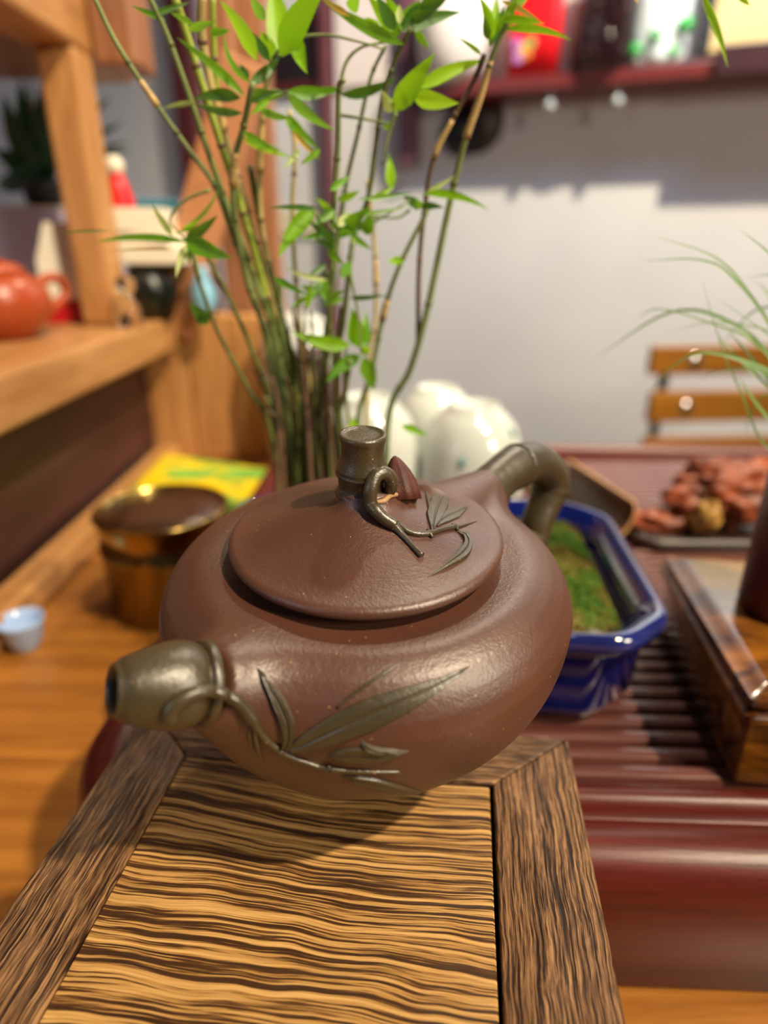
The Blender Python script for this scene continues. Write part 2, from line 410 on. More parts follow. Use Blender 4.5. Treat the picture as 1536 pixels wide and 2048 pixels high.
obj('pouch', loft([rring(-.056, .056, -.03, .03, .02, 0), rring(-.058, .058, -.032, .032, .02, .08), rring(-.056, .056, -.018, .018, .01, .22), rring(-.056, .056, -.002, .002, .002, .26)]), M_brightred, t)
fl = []
for k, (u, v, c) in enumerate(((-.02, .05, '#e3b24a'), (-.035, .06, '#b06ab8'), (-.03, .035, '#c887c8'), (-.005, .06, '#7fa04a'), (-.012, .04, '#d97a2a'))):
    obj('flower_print', xf(lathe([(0, 0.0015), (.010, 0.001), (.012, 0)], 14), Matrix.Translation((u, -.034, v)) @ Matrix.Rotation(pi / 2, 4, 'X')), plain('print_%d' % k, c, 0.4), t)
x, wd_ = on_shelf(1197, 104)
t = wallthing('bean_jar', 'glass jar filled with dark red beans, on the wall shelf', 'jar', x, top, -0.09)
obj('glass', lathe([(0, 0), (.06, 0), (.063, .005), (.063, .17), (.05, .19), (.05, .2)], 36), M_glass, t)
obj('cap', lathe([(.052, .195), (.054, .2), (.054, .23), (0, .23)], 32), M_cream, t)
bn = []
for i in range(900):
    a_ = random.random() * 2 * pi; r_ = .055 * sqrt(random.random()) if random.random() < .4 else .055; z_ = .008 + random.random() * .125
    bn.append(lathe([(0, -.006), (.004, -.003), (.0045, .001), (0, .006)], 5, (r_ * cos(a_), r_ * sin(a_), z_), (random.uniform(-1, 1), random.uniform(-1, 1), random.uniform(-1, 1))))
o = obj('beans', join(*bn), M_bean, t); o['kind'] = 'stuff'
x, wd_ = on_shelf(1312, 110)
t = wallthing('plastic_bag', 'white plastic bag with green print between the bean jar and the pale board', 'bag', x, top, -0.09)
rg = []
for i, (z_, w_) in enumerate(((0, .045), (.02, .053), (.07, .052), (.13, .050), (.2, .042), (.25, .045))):
    r_ = [Vector(((w_ + .006 * sin(7 * a_ + i)) * cos(a_), (w_ * .6 + .006 * cos(5 * a_ + 2 * i)) * sin(a_), z_)) for a_ in [2 * pi * k / 28 for k in range(28)]]
    rg.append(r_)
obj('bag_body', loft(rg), plain('white_plastic', '#dfe6e0', 0.15, 0.03), t)
for (u, v, r_) in ((-.045, .03, .013), (.046, .065, .016), (-.01, .05, .012), (.03, .02, .011)):
    obj('green_print', xf(lathe([(0, .003), (r_, .002), (r_, 0)], 14), Matrix.Translation((u, -.042 + abs(u) * .22, v)) @ Matrix.Rotation(pi / 2, 4, 'X')), M_green, t)
x, wd_ = on_shelf(1480, 110)
t = wallthing('wooden_board', 'pale plain wooden board with a black edge, right end of the wall shelf', 'board', x + .02, top + .02, -0.08)
obj('board', box(-.085, .35, -.01, .01, .0, .26, 0.003), M_paleboard, t, smooth=False)
obj('edging', join(box(-.11, -.085, -.012, .012, -.0, .26, 0.002)), M_black, t, smooth=False)
p = wpix(920, 262, 0.03)
t = wallthing('wall_fitting', 'small round black fitting on the wall under the shelf', 'fitting', p.x, p.z, 0)
obj('knob', lathe([(.055, 0), (.05, .02), (.03, .045), (0, .05)], 28, (0, 0, 0), (0, -1, 0)), M_black, t)
obj('plate', lathe([(.07, 0), (.07, .006), (0, .008)], 28, (.035, 0, .02), (0, -1, 0)), plain('brown_fitting', '#4a3a38', .5), t)
# poster and dark picture behind the bamboo
def wallpanel(name, label, cat, px0, py0, px1, py1, mat, th=0.012, off=0.0, part='sheet', frame=None):
    q0 = wpix(px0, py1, th); q1 = wpix(px1, py0, th)
    t = wallthing(name, label, cat, (q0.x + q1.x) / 2, q0.z, -off)
    hw = (q1.x - q0.x) / 2; h = q1.z - q0.z
    obj(part, box(-hw, hw, -th, 0, 0, h, 0.002), mat, t, smooth=False)
    if frame:
        for bx in ((-hw - .02, hw + .02, -.02, 0), (-hw - .02, hw + .02, h, h + .02)):
            obj('frame', box(bx[0], bx[1], -th - .008, 0, bx[2], bx[3], .002), frame, t, smooth=False)
        for sx in (-1, 1): obj('frame', box(min(sx * hw, sx * (hw + .02)), max(sx * hw, sx * (hw + .02)), -th - .008, 0, 0, h, .002), frame, t, smooth=False)
    return t
wallpanel('wall_picture', 'dark framed picture on the wall left of the plum pole', 'picture', 548, 40, 632, 170, plain('dark_picture', '#1e1216', 0.4, 0.6, 12), frame=M_darkred)
wallpanel('paper_poster', 'plain pale pink paper poster on the wall right of the plum pole', 'poster', 672, -60, 786, 176, plain('pink_paper', '#e2d3cf', 0.6, 0.02))
wallpanel('paper_notice', 'small cream notice sheet low on the wall behind the bamboo stems', 'poster', 560, 420, 636, 470, plain('cream_paper', '#dccfae', 0.6, 0.05))

# ---------------------------------------------------------------- table
tb = empty('table', (0.3, 0.25, 0), 'honey-brown wooden table under the tea tray, stool and tin', 'table')
obj('tabletop', box(-.78, .9, -.55, .50, TZ - .035, TZ, .003), M_table, tb, smooth=False)
for sx in (-.72, .84):
    for sy in (-.49, .44): obj('leg', box(sx - .03, sx + .03, sy - .03, sy + .03, 0, TZ - .035, .003), M_table, tb, smooth=False)

# ---------------------------------------------------------------- left display shelf
XS = -0.222
sh = empty('display_shelf', (XS - .15, .45, TZ), 'light teak display shelf unit on the left of the table', 'shelf')
zb1 = CZ - .0665; zb0 = CZ - .101
def shp(name, b, mat, **k): return obj(name, b, mat, sh, world=True, smooth=False)
shp('shelf_board', prism([(XS - .36, .10), (XS - .002, .10), (XS - .002, .6995), (-.29, .6995), (-.29, .86), (XS - .36, .86)], zb1 - .016, zb1 - .001), M_shelf)
shp('front_beam', box(XS - .03, XS, .08, .69, zb0, zb1 - .0005, .003), M_shelf)
shp('plum_panel', box(XS - .05, XS - .042, .08, .6995, TZ + .02, zb0 + .01, .001), M_panel)
shp('bottom_rail', box(XS - .035, XS - .012, .08, .69, TZ + .001, TZ + .022, .003), M_shelf)
# end planks facing the viewer
pe = [aty(x, 700, .70).x for x in (262, 372, 455, 548)]
for i in range(3): shp('plank', box(pe[i] + .0006, pe[i + 1] - .0006, .70 + .001 * i, .722, TZ + .001, CZ - .064 - .002 * i, .002), M_shelfz)
# front post on the shelf
q0 = atz(166, 650, zb1); q1 = atz(243, 648, zb1)
PYY = q0.y
ztop = aty(200, 88, PYY).z
shp('post', box(q0.x, q1.x, PYY, PYY + .035, zb1, ztop, .004), M_shelfz)
# upper beam running toward the viewer, and its cross beam
ub = PYY + .035
shp('upper_beam', box(q0.x - .01, q0.x + .032, .12, ub + .10, ztop, ztop + .045, .004), M_shelf)
shp('upper_board', box(q0.x - .40, q0.x - .01, .12, ub + .10, ztop + .004, ztop + .022, .002), plain('brown_upper_board', '#8a6653', .45))
r0 = aty(196, 60, ub + .02); r1 = aty(282, 60, ub + .02)
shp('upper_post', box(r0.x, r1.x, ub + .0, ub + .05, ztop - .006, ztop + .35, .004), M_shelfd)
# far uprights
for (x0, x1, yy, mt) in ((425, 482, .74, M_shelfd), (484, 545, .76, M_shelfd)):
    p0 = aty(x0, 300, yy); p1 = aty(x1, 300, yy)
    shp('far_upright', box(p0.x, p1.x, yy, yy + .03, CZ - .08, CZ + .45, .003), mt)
# leaning brace
b0 = aty(342, 648, .69); b1 = aty(470, 190, .69)
dv = (b1 - b0).normalized(); L = (b1 - b0).length
M = Matrix.Translation(b0) @ Matrix.Rotation(atan2(dv.x, dv.z), 4, 'Y')
shp('brace', xf(box(-.023, .023, 0, .018, -.01, L + .03, .003), M), plain('pinkish_teak', '#b47d55', .45, .15))

# ---------------------------------------------------------------- things on the left shelf
zsh = zb1 - .001
def lumpy(r, seed, amp, sub=4, sc=(1, 1, 1), fr=1.5):
    bm = bmesh.new(); bmesh.ops.create_icosphere(bm, subdivisions=sub, radius=1)
    for v in bm.verts:
        n_ = noise.fractal(v.co * fr + Vector((seed, 0, 0)), 1.0, 2.0, 4)
        v.co = Vector((v.co.x * sc[0], v.co.y * sc[1], v.co.z * sc[2])) * r * (1 + amp * n_)
    V = [v.co.copy() for v in bm.verts]; F = [tuple(v.index for v in f.verts) for f in bm.faces]; bm.free(); return V, F

c = atz(-18, 684, zsh); c.y += .02
t = empty('clay_teapot', (c.x, c.y, zsh), 'orange clay teapot cut by the left edge of the photo, on the teak shelf', 'teapot')
obj('body', lathe([(.0, 0), (.020, 0), (.022, .002), (.033, .012), (.0395, .024), (.038, .036), (.030, .046), (.022, .049), (0, .049)], 48), M_orange, t)
obj('lid', lathe([(.024, .048), (.0245, .051), (.018, .056), (.008, .059), (.004, .060), (.006, .066), (.004, .071), (0, .072)], 40), M_orange, t)
obj('spout', tube(catmull([(-.034, 0, .022), (-.048, 0, .030), (-.056, 0, .046)]), [.010, .006, .004], 14), M_orange, t)
obj('handle', tube(catmull([(.018, .030, .040), (.026, .048, .044), (.028, .056, .030), (.018, .034, .016)]), .004, 12), M_orange, t)

c = atz(126, 648, zsh)
t = empty('tea_box', (c.x, c.y + .02, zsh), 'cream and red card box standing between the orange teapot and the post', 'box', radians(8))
obj('base', box(-.019, .019, -.016, .016, 0, .022, .001), M_red, t, smooth=False)
obj('sleeve', loft([rring(-.0185, .0185, -.0155, .0155, .002, .022), rring(-.0185, .0185, -.0155, .0155, .002, .055), rring(-.006, .0185, -.0155, .0155, .002, .088)]), M_cream, t, smooth=False)

q0 = aty(14, 612, .72); q1 = aty(175, 416, .72)
t = empty('card_box', ((q0.x + q1.x) / 2, .75, zsh), 'large pale lilac box behind the cream and red box', 'box')
hw = (q1.x - q0.x) / 2; hz = q1.z - zsh
obj('carton', box(-hw, hw, -.03, .05, 0, hz, .002), M_lilac, t, smooth=False)
obj('flap', box(-hw + .002, hw - .002, -.0312, .049, hz, hz + .002, .0005), M_cream, t, smooth=False)
zc_ = zsh + hz + .002
pc = aty(95, 400, .76)
t = empty('potted_plant', (pc.x, .765, zc_), 'broad dark-leaved potted plant on top of the pale lilac box', 'plant')
obj('pot', lathe([(0, 0), (.022, 0), (.027, .022), (.028, .026), (.024, .026), (.022, .018), (0, .018)], 28), M_black, t)
obj('stem', tube(catmull([(0, 0, .015), (-.004, 0, .06), (.003, 0, .12)]), [.004, .002], 8), M_stem['o'], t)
def bladeleaf(base, tip, wdt, up=Vector((0, -1, .3)), sag=.15, n=7, fold=.25):
    base = Vector(base); tip = Vector(tip); L = (tip - base).length; V = []; F = []
    side = (tip - base).cross(up).normalized(); nrm = side.cross((tip - base).normalized())
    for i in range(n):
        t_ = i / (n - 1); p_ = base.lerp(tip, t_) + nrm * (sag * L * 4 * t_ * (1 - t_)) * .5
        w_ = wdt * .5 * (sin(pi * min(1, t_ ** .62)) ** .8 if 0 < t_ < 1 else 0.02) + wdt * .015
        for s_ in (-1, -.5, 0, .5, 1): V.append(p_ + side * w_ * s_ + nrm * (abs(s_) * w_ * fold))
    for i in range(n - 1):
        for k in range(4): F.append((i * 5 + k, i * 5 + k + 1, i * 5 + 6 + k, i * 5 + 5 + k))
    return V, F
lw = [((60, 330), (8, 190), 34), ((80, 330), (40, 160), 36), ((90, 320), (100, 150), 36), ((100, 330), (128, 190), 30), ((70, 350), (-10, 300), 36),
      ((85, 350), (30, 260), 36), ((95, 300), (70, 210), 34), ((60, 370), (-5, 370), 34), ((100, 300), (150, 220), 30), ((95, 350), (130, 290), 30), ((70, 300), (20, 240), 34),
      ((110, 340), (220, 195), 24), ((120, 345), (245, 245), 20), ((120, 350), (255, 285), 18), ((120, 360), (262, 300), 16), ((80, 380), (30, 330), 34), ((85, 390), (60, 290), 34), ((100, 390), (110, 260), 34)]
for i, (a_, b_, w_) in enumerate(lw):
    y0 = .765 + random.uniform(-.012, .012); y1 = y0 + random.uniform(-.03, .03)
    obj('leaf', bladeleaf(aty(*a_, y0), aty(*b_, y1), w_ / FPX * .8), M_leafdark, t, world=True)

# dark jar with pale boxes on it, teal box, red figurine, glass bottle, blue vase
q = aty(290, 640, .64)
t = empty('dark_jar', (q.x, .665, zsh), 'black-green glazed jar under the pale stacked boxes', 'jar')
hz = aty(290, 528, .66).z - zsh
obj('body', lathe([(0, 0), (.020, 0), (.027, .02), (.029, hz * .6), (.023, hz - .008), (.015, hz - .004), (0, hz - .004)], 32), M_blackgreen, t)
obj('lid', lathe([(.017, hz - .006), (.018, hz), (0, hz)], 32), M_blackgreen, t)
z_ = zsh + hz
for i, (px0, px1, h_, lb) in enumerate(((222, 350, .016, 'flat cream box lowest on the dark jar, its underside shaded'), (216, 338, .012, 'flat cream box in the middle of the stack on the dark jar'), (213, 325, .021, 'thicker cream box topmost of the stack on the dark jar'))):
    a_ = aty(px0, 470, .64); b_ = aty(px1, 470, .64)
    t = empty('cream_box', ((a_.x + b_.x) / 2, .67, z_), lb, 'box', radians((3, -4, 5)[i]), group='cream boxes stacked on the dark jar')
    hw = (b_.x - a_.x) / 2
    obj('carton', box(-hw, hw, -.026, .026, 0, h_, .0015), M_cream, t, smooth=False)
    z_ += h_
q = aty(258, 405, .67)
t = empty('figurine', (q.x - .008, .67, z_), 'small red figurine with a pale head on the topmost cream box', 'figurine')
obj('body', lathe([(0, 0), (.012, 0), (.013, .006), (.009, .02), (.006, .03), (0, .031)], 24), M_brightred, t)
obj('head', xf(lumpy(.009, 3, .05, 3), Matrix.Translation((-.001, 0, .037))), M_cream, t)
a_ = aty(300, 520, .73); b_ = aty(362, 404, .73)
t = empty('teal_box', ((a_.x + b_.x) / 2, .711, CZ - .0639), 'tall teal card box behind the cream boxes', 'box', 0)
zsh_, zsh = zsh, CZ - .0639
obj('carton', box(-.024, .024, -.009, .009, 0, b_.z - zsh, .0015), M_tealbox, t, smooth=False)
obj('flap', box(-.0235, .0235, -.0085, .0085, b_.z - zsh, b_.z - zsh + .0015, .0005), M_skyblue, t, smooth=False)
zsh = zsh_
q = atz(263, 655, zsh)
t = empty('glass_bottle', (q.x, q.y, zsh), 'tiny clear glass bottle with a round stopper beside the post', 'bottle')
obj('bottle_body', lathe([(0, 0), (.009, 0), (.010, .003), (.010, .018), (.005, .024), (.004, .030)], 28), M_glass, t)
obj('stopper', xf(lumpy(.0085, 1, 0, 3), Matrix.Translation((0, 0, .037))), M_glass, t)
q = aty(405, 590, .665)
t = empty('blue_vase', (q.x, .668, zsh), 'small sky-blue vase in front of the far uprights', 'vase')
obj('vase_body', lathe([(0, 0), (.008, 0), (.012, .014), (.013, .026), (.008, .038), (.006, .046), (.008, .050), (.005, .046), (0, .04)], 32), M_skyblue, t)
obj('foot_ring', lathe([(.0085, -.0), (.009, .002), (.0085, .003)], 24), M_leafdark, t)
q = atz(34, 1318, TZ)
t = empty('porcelain_cup', (q.x, q.y + .012, TZ), 'pale blue porcelain cup low at the left, beside the teak shelf', 'cup')
obj('cup_body', lathe([(0, 0), (.007, 0), (.008, .002), (.011, .008), (.0125, .018), (.0135, .021), (.0128, .021), (.011, .016), (.008, .006), (0, .004)], 32), plain('pale_blue_porcelain', '#a9c4ea', .1), t)
obj('foot_ring', lathe([(.0072, 0), (.0078, .0015), (.0072, .0025)], 24), M_white, t)

# ---------------------------------------------------------------- chair behind the tray
q = aty(1285, 690, 1.15)
ch = empty('slatted_chair', (q.x + .20, 1.30, 0), 'brown wooden slatted folding chair with dark metal frame by the wall', 'chair', radians(4))
def cp(nm, b, mt, **k): return obj(nm, b, mt, ch, world=False, smooth=k.get('smooth', False))
lx = -.20; bz = [(690, 746), (780, 840)]
for i, (ya, yb) in enumerate(bz + [(872, 930)]):
    z1 = aty(1400, ya, 1.15).z; z0 = aty(1400, yb, 1.15).z
    cp('back_slat', box(lx + .012 * min(i, 1), .20, -.16, -.142, z0, z1, .003), M_chair)
    for sx in (-.12, .15): cp('screw', lathe([(.012, 0), (.012, .002), (.004, .004), (0, .004)], 16, (sx, -.16, (z0 + z1) / 2), (0, -1, 0)), M_steel, smooth=True)
ztop_ = aty(1400, 700, 1.15).z
for sx in (-.158, .158):
    cp('frame_bar', tube([(sx, -.135, ztop_), (sx, -.12, .45), (sx, .22, 0.01)], .009, 10), M_metal, smooth=True)
    cp('frame_bar', tube([(sx * .93, .25, .44), (sx * .93, -.18, .01)], .009, 10), M_metal, smooth=True)
for k in range(6): cp('seat_slat', box(-.19, .19, -.10 + k * .06, -.05 + k * .06, .45, .465, .003), M_chair)

# ---------------------------------------------------------------- tea tray
TR = empty('tea_tray', (.24, .35, TZ), 'large dark red wooden tea tray with slatted top under the blue pot and wooden box', 'tray', radians(-2.2))
TX0, TX1, TY0, TY1 = -.350, .38, -.2250, .222
prof = [(.002, 0), (0, .002), (0, .046), (.0015, .051), (.005, .0555), (.011, .0575), (.0165, .0575), (.0175, .0562), (.0195, .0562), (.0200, .0600), (.0225, .0628), (.0255, .0632), (.0285, .0615), (.030, .058), (.030, .040)]
rings = [rring(TX0, TX1, TY0, TY1, .055, z, o, 14) for o, z in prof]
obj('tray_frame', loft(rings, True, True), M_tray, TR, smooth=True)
sl = [(-.0037, 0), (-.0036, .0045), (-.0028, .0063), (-.0010, .0072), (.0010, .0072), (.0028, .0063), (.0036, .0045), (.0037, 0)]
x0, x1 = TX0 + .031, TX1 - .031; me_ = None; ns = 0
y = TY0 + .036
while y < TY1 - .034:
    dy = min(y - (TY0 + .031), (TY1 - .031) - y); r_ = .031
    ins = 0 if dy > r_ else r_ - sqrt(max(0, r_ * r_ - (r_ - dy) ** 2))
    if me_ is None or ins > 0 or me_.get('ins', 1) > 0:
        V = [(xx, a_, b_) for xx in (x0 + ins, x1 - ins) for a_, b_ in sl]; F = [(k, k + 1, k + 9, k + 8) for k in range(7)] + [tuple(range(8)), tuple(range(15, 7, -1))]
        o = obj('slat', (V, F), M_slat, TR, smooth='auto'); me_ = o.data; me_['ins'] = float(ins)
    else:
        o = bpy.data.objects.new('slat', me_); C.objects.link(o); o.parent = TR
    o.location = (0, y, .0452 - .0); y += .0092; ns += 1
SLZ = TZ + .0452 + .0072

# ---------------------------------------------------------------- stool
HS = .145
ST = empty('low_stool', (0, 0, TZ), 'dark brushed-wood stool with a striped wood panel top, holding the brown teapot', 'stool', radians(-7.0))
U0, UL, UR, U1 = -.1012, -.0795, .0150, .0395
W0, WB, W1 = -.10, .1405, .162
zt = CZ - HS - TZ; zl = zt - .018
obj('panel', box(UL + .0002, UR - .0011, W0 + .0222, WB - .0004, zl + .006, zt - .0005, .0004, 1), M_wenge, ST, smooth=False)
obj('left_rail', prism([(U0, W0), (UL, W0 + .022), (UL, WB), (U0, W1)], zl, zt, .0007), M_rail_y, ST, smooth=False)
obj('right_rail', prism([(U1, W0), (U1, W1), (UR, WB), (UR, W0 + .022)], zl, zt, .0007), M_rail_y, ST, smooth=False)
obj('back_rail', prism([(U0 + .0002, W1), (UL + .0002, WB), (UR - .0002, WB), (U1 - .0002, W1)], zl, zt - .0001, .0007), M_rail_x, ST, smooth=False)
obj('front_rail', prism([(U0 + .0002, W0), (U1 - .0002, W0), (UR - .0002, W0 + .022), (UL + .0002, W0 + .022)], zl, zt - .0001, .0007), M_rail_x, ST, smooth=False)
obj('underlay', box(UL - .004, UR + .004, W0 + .01, WB + .004, zl + .001, zl + .006), M_black, ST, smooth=False)
for u in (U0 + .012, U1 - .022):
    for v in (W0 + .012, .100): obj('leg', box(u, u + .014, v, v + .014, 0, zl + .0005, .001), M_rail_y, ST, smooth=False)

# ---------------------------------------------------------------- blue bonsai pot
RZ = CZ - .130
bp = empty('bonsai_pot', (.015, .2645, SLZ), 'glossy cobalt blue rectangular ceramic pot holding moss and bamboo', 'pot', radians(-5.5))
def oring(hw, hd, c_, z, o=0):
    """rounded octagonal ring, softly cut corners"""
    hw -= o; hd -= o; P = []
    cs = [(hw, -hd + c_), (hw, hd - c_), (hw - c_, hd), (-hw + c_, hd), (-hw, hd - c_), (-hw, -hd + c_), (-hw + c_, -hd), (hw - c_, -hd)]
    n = len(cs)
    for i in range(n):
        a_ = Vector((*cs[i - 1], 0)); b_ = Vector((*cs[i], 0)); c2 = Vector((*cs[(i + 1) % n], 0))
        k = min(.008, (b_ - a_).length * .42, (c2 - b_).length * .42); p_ = b_ + (a_ - b_).normalized() * k; q_ = b_ + (c2 - b_).normalized() * k
        for j in range(5):
            t_ = j / 4; P.append(p_ * (1 - t_) ** 2 + b_ * 2 * t_ * (1 - t_) + q_ * t_ * t_)
    return [Vector((p_.x, p_.y, z)) for p_ in P]
H = RZ - SLZ
pr = [(.020, .002), (.012, .0025), (.0085, .005), (.0065, .010), (.0058, H - .013), (.0052, H - .011), (.0028, H - .0095), (.0008, H - .0075), (0, H - .004), (.0008, H - .001), (.0022, H), (.0040, H), (.0052, H - .0012), (.0100, H - .006), (.0115, H - .010), (.0125, H - .022)]
obj('pot_wall', loft([oring(.1015, .0690, .0195, z, o) for o, z in pr]), M_glaze, bp)
for sx in (-1, 1):
    for sy in (-1, 1): obj('foot', box(sx * .06 - .012, sx * .06 + .012, sy * .04 - .008, sy * .04 + .008, 0, .004, .002), M_glaze, bp, smooth=False)
obj('soil', loft([oring(.1015, .0690, .0195, H - .0215, .0124), oring(.1015, .0690, .0195, H - .0140, .0122)]), M_soil, bp, smooth=False)
for i in range(16):
    x_ = random.uniform(.070, .086); y_ = random.uniform(-.054, -.049)
    obj('pebble', xf(lumpy(random.uniform(.0022, .0042), i, .2, 2, (1, 1, .7)), Matrix.Translation((x_, y_, H - .012))), plain('pebble_grey', '#8a8478', .7), bp)
# moss: a mound with short strands
def mh(x_, y_):
    ex = max(0, 1 - (abs(x_ + .004) / .090) ** 6); ey = max(0, 1 - (abs(y_ - .003) / .052) ** 6)
    return (.0015 + .0100 * (min(ex, ey) ** .5)) + .0012 * noise.noise(Vector((x_ * 90, y_ * 90, 0)))
gx, gy = 90, 56; V = []; F = []
for i in range(gx):
    for j in range(gy):
        x_ = -.0975 + .175 * i / (gx - 1); x_ = -.098 + .183 * i / (gx - 1) ; y_ = -.049 + .104 * j / (gy - 1)
        x_ = max(-.086, x_); V.append((x_, y_, H - .0145 + mh(x_, y_)))
for i in range(gx - 1):
    for j in range(gy - 1): F.append((i * gy + j, i * gy + j + 1, (i + 1) * gy + j + 1, (i + 1) * gy + j))
SV = []; SF = []
MB = Matrix.Translation((.015, .2645, SLZ)) @ Matrix.Rotation(radians(-5.5), 4, 'Z')
for i in range(42000):
    x_ = random.uniform(-.005, .0835) if i % 4 else random.uniform(-.086, .0); y_ = random.uniform(-.048, .054)
    z_ = H - .0145 + mh(x_, y_) - .0006
    h_ = random.uniform(.0012, .0032); a_ = random.random() * 6.28; lean = random.uniform(0, .0012); w_ = .00022
    n_ = len(SV); ca, sa = cos(a_), sin(a_)
    SV += [(x_ - sa * w_, y_ + ca * w_, z_), (x_ + sa * w_, y_ - ca * w_, z_), (x_ + ca * lean, y_ + sa * lean, z_ + h_)]; SF.append((n_, n_ + 1, n_ + 2))
ms = obj('moss', join((V, F), (SV, SF)), M_moss, None); ms.location = (.015, .2645, SLZ); ms.rotation_euler = (0, 0, radians(-5.5))
tag(ms, 'green and brownish moss cushion filling the cobalt blue pot', 'moss', kind='stuff')

# ================================================================ TEAPOT
R_ = .0535
CC = Vector((-.0045, .147, CZ - .0840))
TILT = radians(5.0)
TM = Matrix.Translation(CC) @ Matrix.Rotation(TILT, 4, 'X')
TMI = TM.inverted()
BP = [(0, .218), (.45, .218), (.60, .218), (.67, .221), (.705, .228), (.74, .234), (.775, .234), (.81, .226), (.88, .19), (.94, .13), (.98, .065), (1, 0), (.993, -.12), (.967, -.25), (.918, -.375), (.85, -.49), (.762, -.60), (.665, -.695), (.565, -.78), (.478, -.855), (.405, -.925), (.36, -.985), (.342, -1.04), (.335, -1.10), (.325, -1.115), (0, -1.115)]
pa = np.array([atan2(z, r) for r, z in BP])[::-1]; pr_ = np.array([sqrt(r * r + z * z) for r, z in BP])[::-1] * R_
SPR = TMI @ att(408, 1364, .1225)      # spout ring centre (teapot space)
SPT = TMI @ att(226, 1381, .1125)      # spout mouth centre
DH = Vector((.70, .714, 0))
def onhandle(px, py):
    r = ray(px, py); n = Vector((-.714, .70, 0)); t = n.dot(Vector((CC.x, CC.y, 0))) / n.dot(Vector((r.x, r.y, 0)))
    return Vector((r.x * t, r.y * t, CZ + r.z * t))
HA = TMI @ onhandle(982, 975)
cones = [(Vector((-.014, -.024, -.012)), SPR + (SPR - SPT).normalized() * -.0004, .0180, .0083, .012),
         (DH * .028 + Vector((0, 0, .006)), HA, .0150, .0068, .009),
         (DH * .030 + Vector((0, 0, -.014)), DH * .0555 + Vector((0, 0, -.019)), .0110, .0050, .007)]
def body_field(P):
    rho = np.hypot(P[:, 0], P[:, 1]); a = np.arctan2(P[:, 2], rho); d = np.linalg.norm(P, axis=1)
    g = d - np.interp(a, pa, pr_)
    for p0, p1, r0, r1, k in cones:
        p0 = np.array(p0); ax = np.array(p1) - p0; L = np.linalg.norm(ax); u = ax / L
        t = (P - p0) @ u; tc = np.clip(t, 0, L); rr = r0 + (r1 - r0) * (tc / L) ** .8
        q = P - p0 - tc[:, None] * u; dd = np.linalg.norm(q, axis=1) - rr
        over = t - L; dd = np.where(over > 0, np.maximum(over, np.linalg.norm(P - p0 - t[:, None] * u, axis=1) - r1), dd)
        h = np.clip(.5 + .5 * (dd - g) / k, 0, 1); g = dd * (1 - h) + g * h - k * h * (1 - h)
    return g
NA, NE = 520, 300
az = np.linspace(0, 2 * pi, NA, endpoint=False)
el = np.concatenate([np.linspace(-pi / 2 + .02, -1.1, 30)[:-1], np.linspace(-1.1, .75, NE - 60), np.linspace(.75, pi / 2 - .02, 32)[1:]]); NE = len(el)
A, E = np.meshgrid(az, el); D = np.stack([np.cos(E) * np.cos(A), np.cos(E) * np.sin(A), np.sin(E)], -1).reshape(-1, 3)
ts = np.linspace(.010, .085, 70); prev = body_field(D * ts[-1]); root = np.full(len(D), ts[0]); done_ = np.zeros(len(D), bool)
for i in range(len(ts) - 2, -1, -1):
    f = body_field(D * ts[i]); hit = (~done_) & (f < 0) & (prev >= 0)
    root[hit] = ts[i] + (ts[i + 1] - ts[i]) * (-f[hit]) / (prev[hit] - f[hit]); done_ |= hit; prev = f
for _ in range(3):
    e = 1e-4; f0 = body_field(D * root[:, None]); f1 = body_field(D * (root + e)[:, None]); dr = (f1 - f0) / e
    root = np.where(np.abs(dr) > .25, root - np.clip(f0 / np.where(np.abs(dr) > .25, dr, 1), -.0006, .0006), root)
Pb = (D * root[:, None]).reshape(NE, NA, 3)
for _ in range(2):      # light smoothing of the profile's corners
    Pb[1:-1] = Pb[1:-1] * .5 + (Pb[:-2] + Pb[2:]) * .25
Pv = [TM @ Vector(p) for p in Pb.reshape(-1, 3)]
Fb = [(i * NA + k, i * NA + (k + 1) % NA, (i + 1) * NA + (k + 1) % NA, (i + 1) * NA + k) for i in range(NE - 1) for k in range(NA)]
Fb += [tuple(range(NA))[::-1], tuple((NE - 1) * NA + k for k in range(NA))]
zmin = min(v.z for v in Pv)
TP = empty('teapot', (CC.x, CC.y + .004, CZ - HS), 'purple-brown clay teapot with olive bamboo spout, knob and handle, on the low stool', 'teapot')
body = obj('body', (Pv, Fb), M_clay, TP, world=True)
print('teapot lowest point above stool', zmin - (CZ - HS))

def xfl(VF): return [TM @ Vector(v) for v in VF[0]], VF[1]
# lid
LZ = .0147
lidp = [(0, -.0035), (.0300, -.0035), (.0322, -.0020), (.0330, -.0004), (.0350, -.0003), (.0361, .0004), (.0366, .0013), (.0363, .0023), (.0354, .0029), (.0342, .0031), (.0325, .0033), (.029, .0040), (.025, .0051), (.021, .0064), (.017, .0079), (.013, .0095), (.0100, .0108), (.0082, .0121), (.0072, .0136), (.0068, .0148), (0, .0148)]
lq = [Vector((r, z, 0)) for r, z in lidp]; lq = lq[:1] + catmull(lq[1:-1], 4) + lq[-1:]
lid_vf = xfl(lathe([(max(p.x, 0) * .948, p.y + LZ) for p in lq], 160))
lid = obj('lid', lid_vf, M_clay, TP, world=True)
kb = Vector((-.0010, .0005, LZ + .0128))
kp = [(.0062, -.001), (.0066, .0002), (.0066, .0012), (.0061, .0017), (.0058, .0030), (.0059, .0050), (.0064, .0066), (.0066, .0074), (.0062, .0077), (.0064, .0081), (.0063, .0088), (.0057, .0105), (.0053, .0130), (.0053, .0155), (.0056, .0174), (.0058, .0184), (.0055, .0190), (.0049, .0191), (.0046, .0187), (.0036, .0187), (0, .0189)]
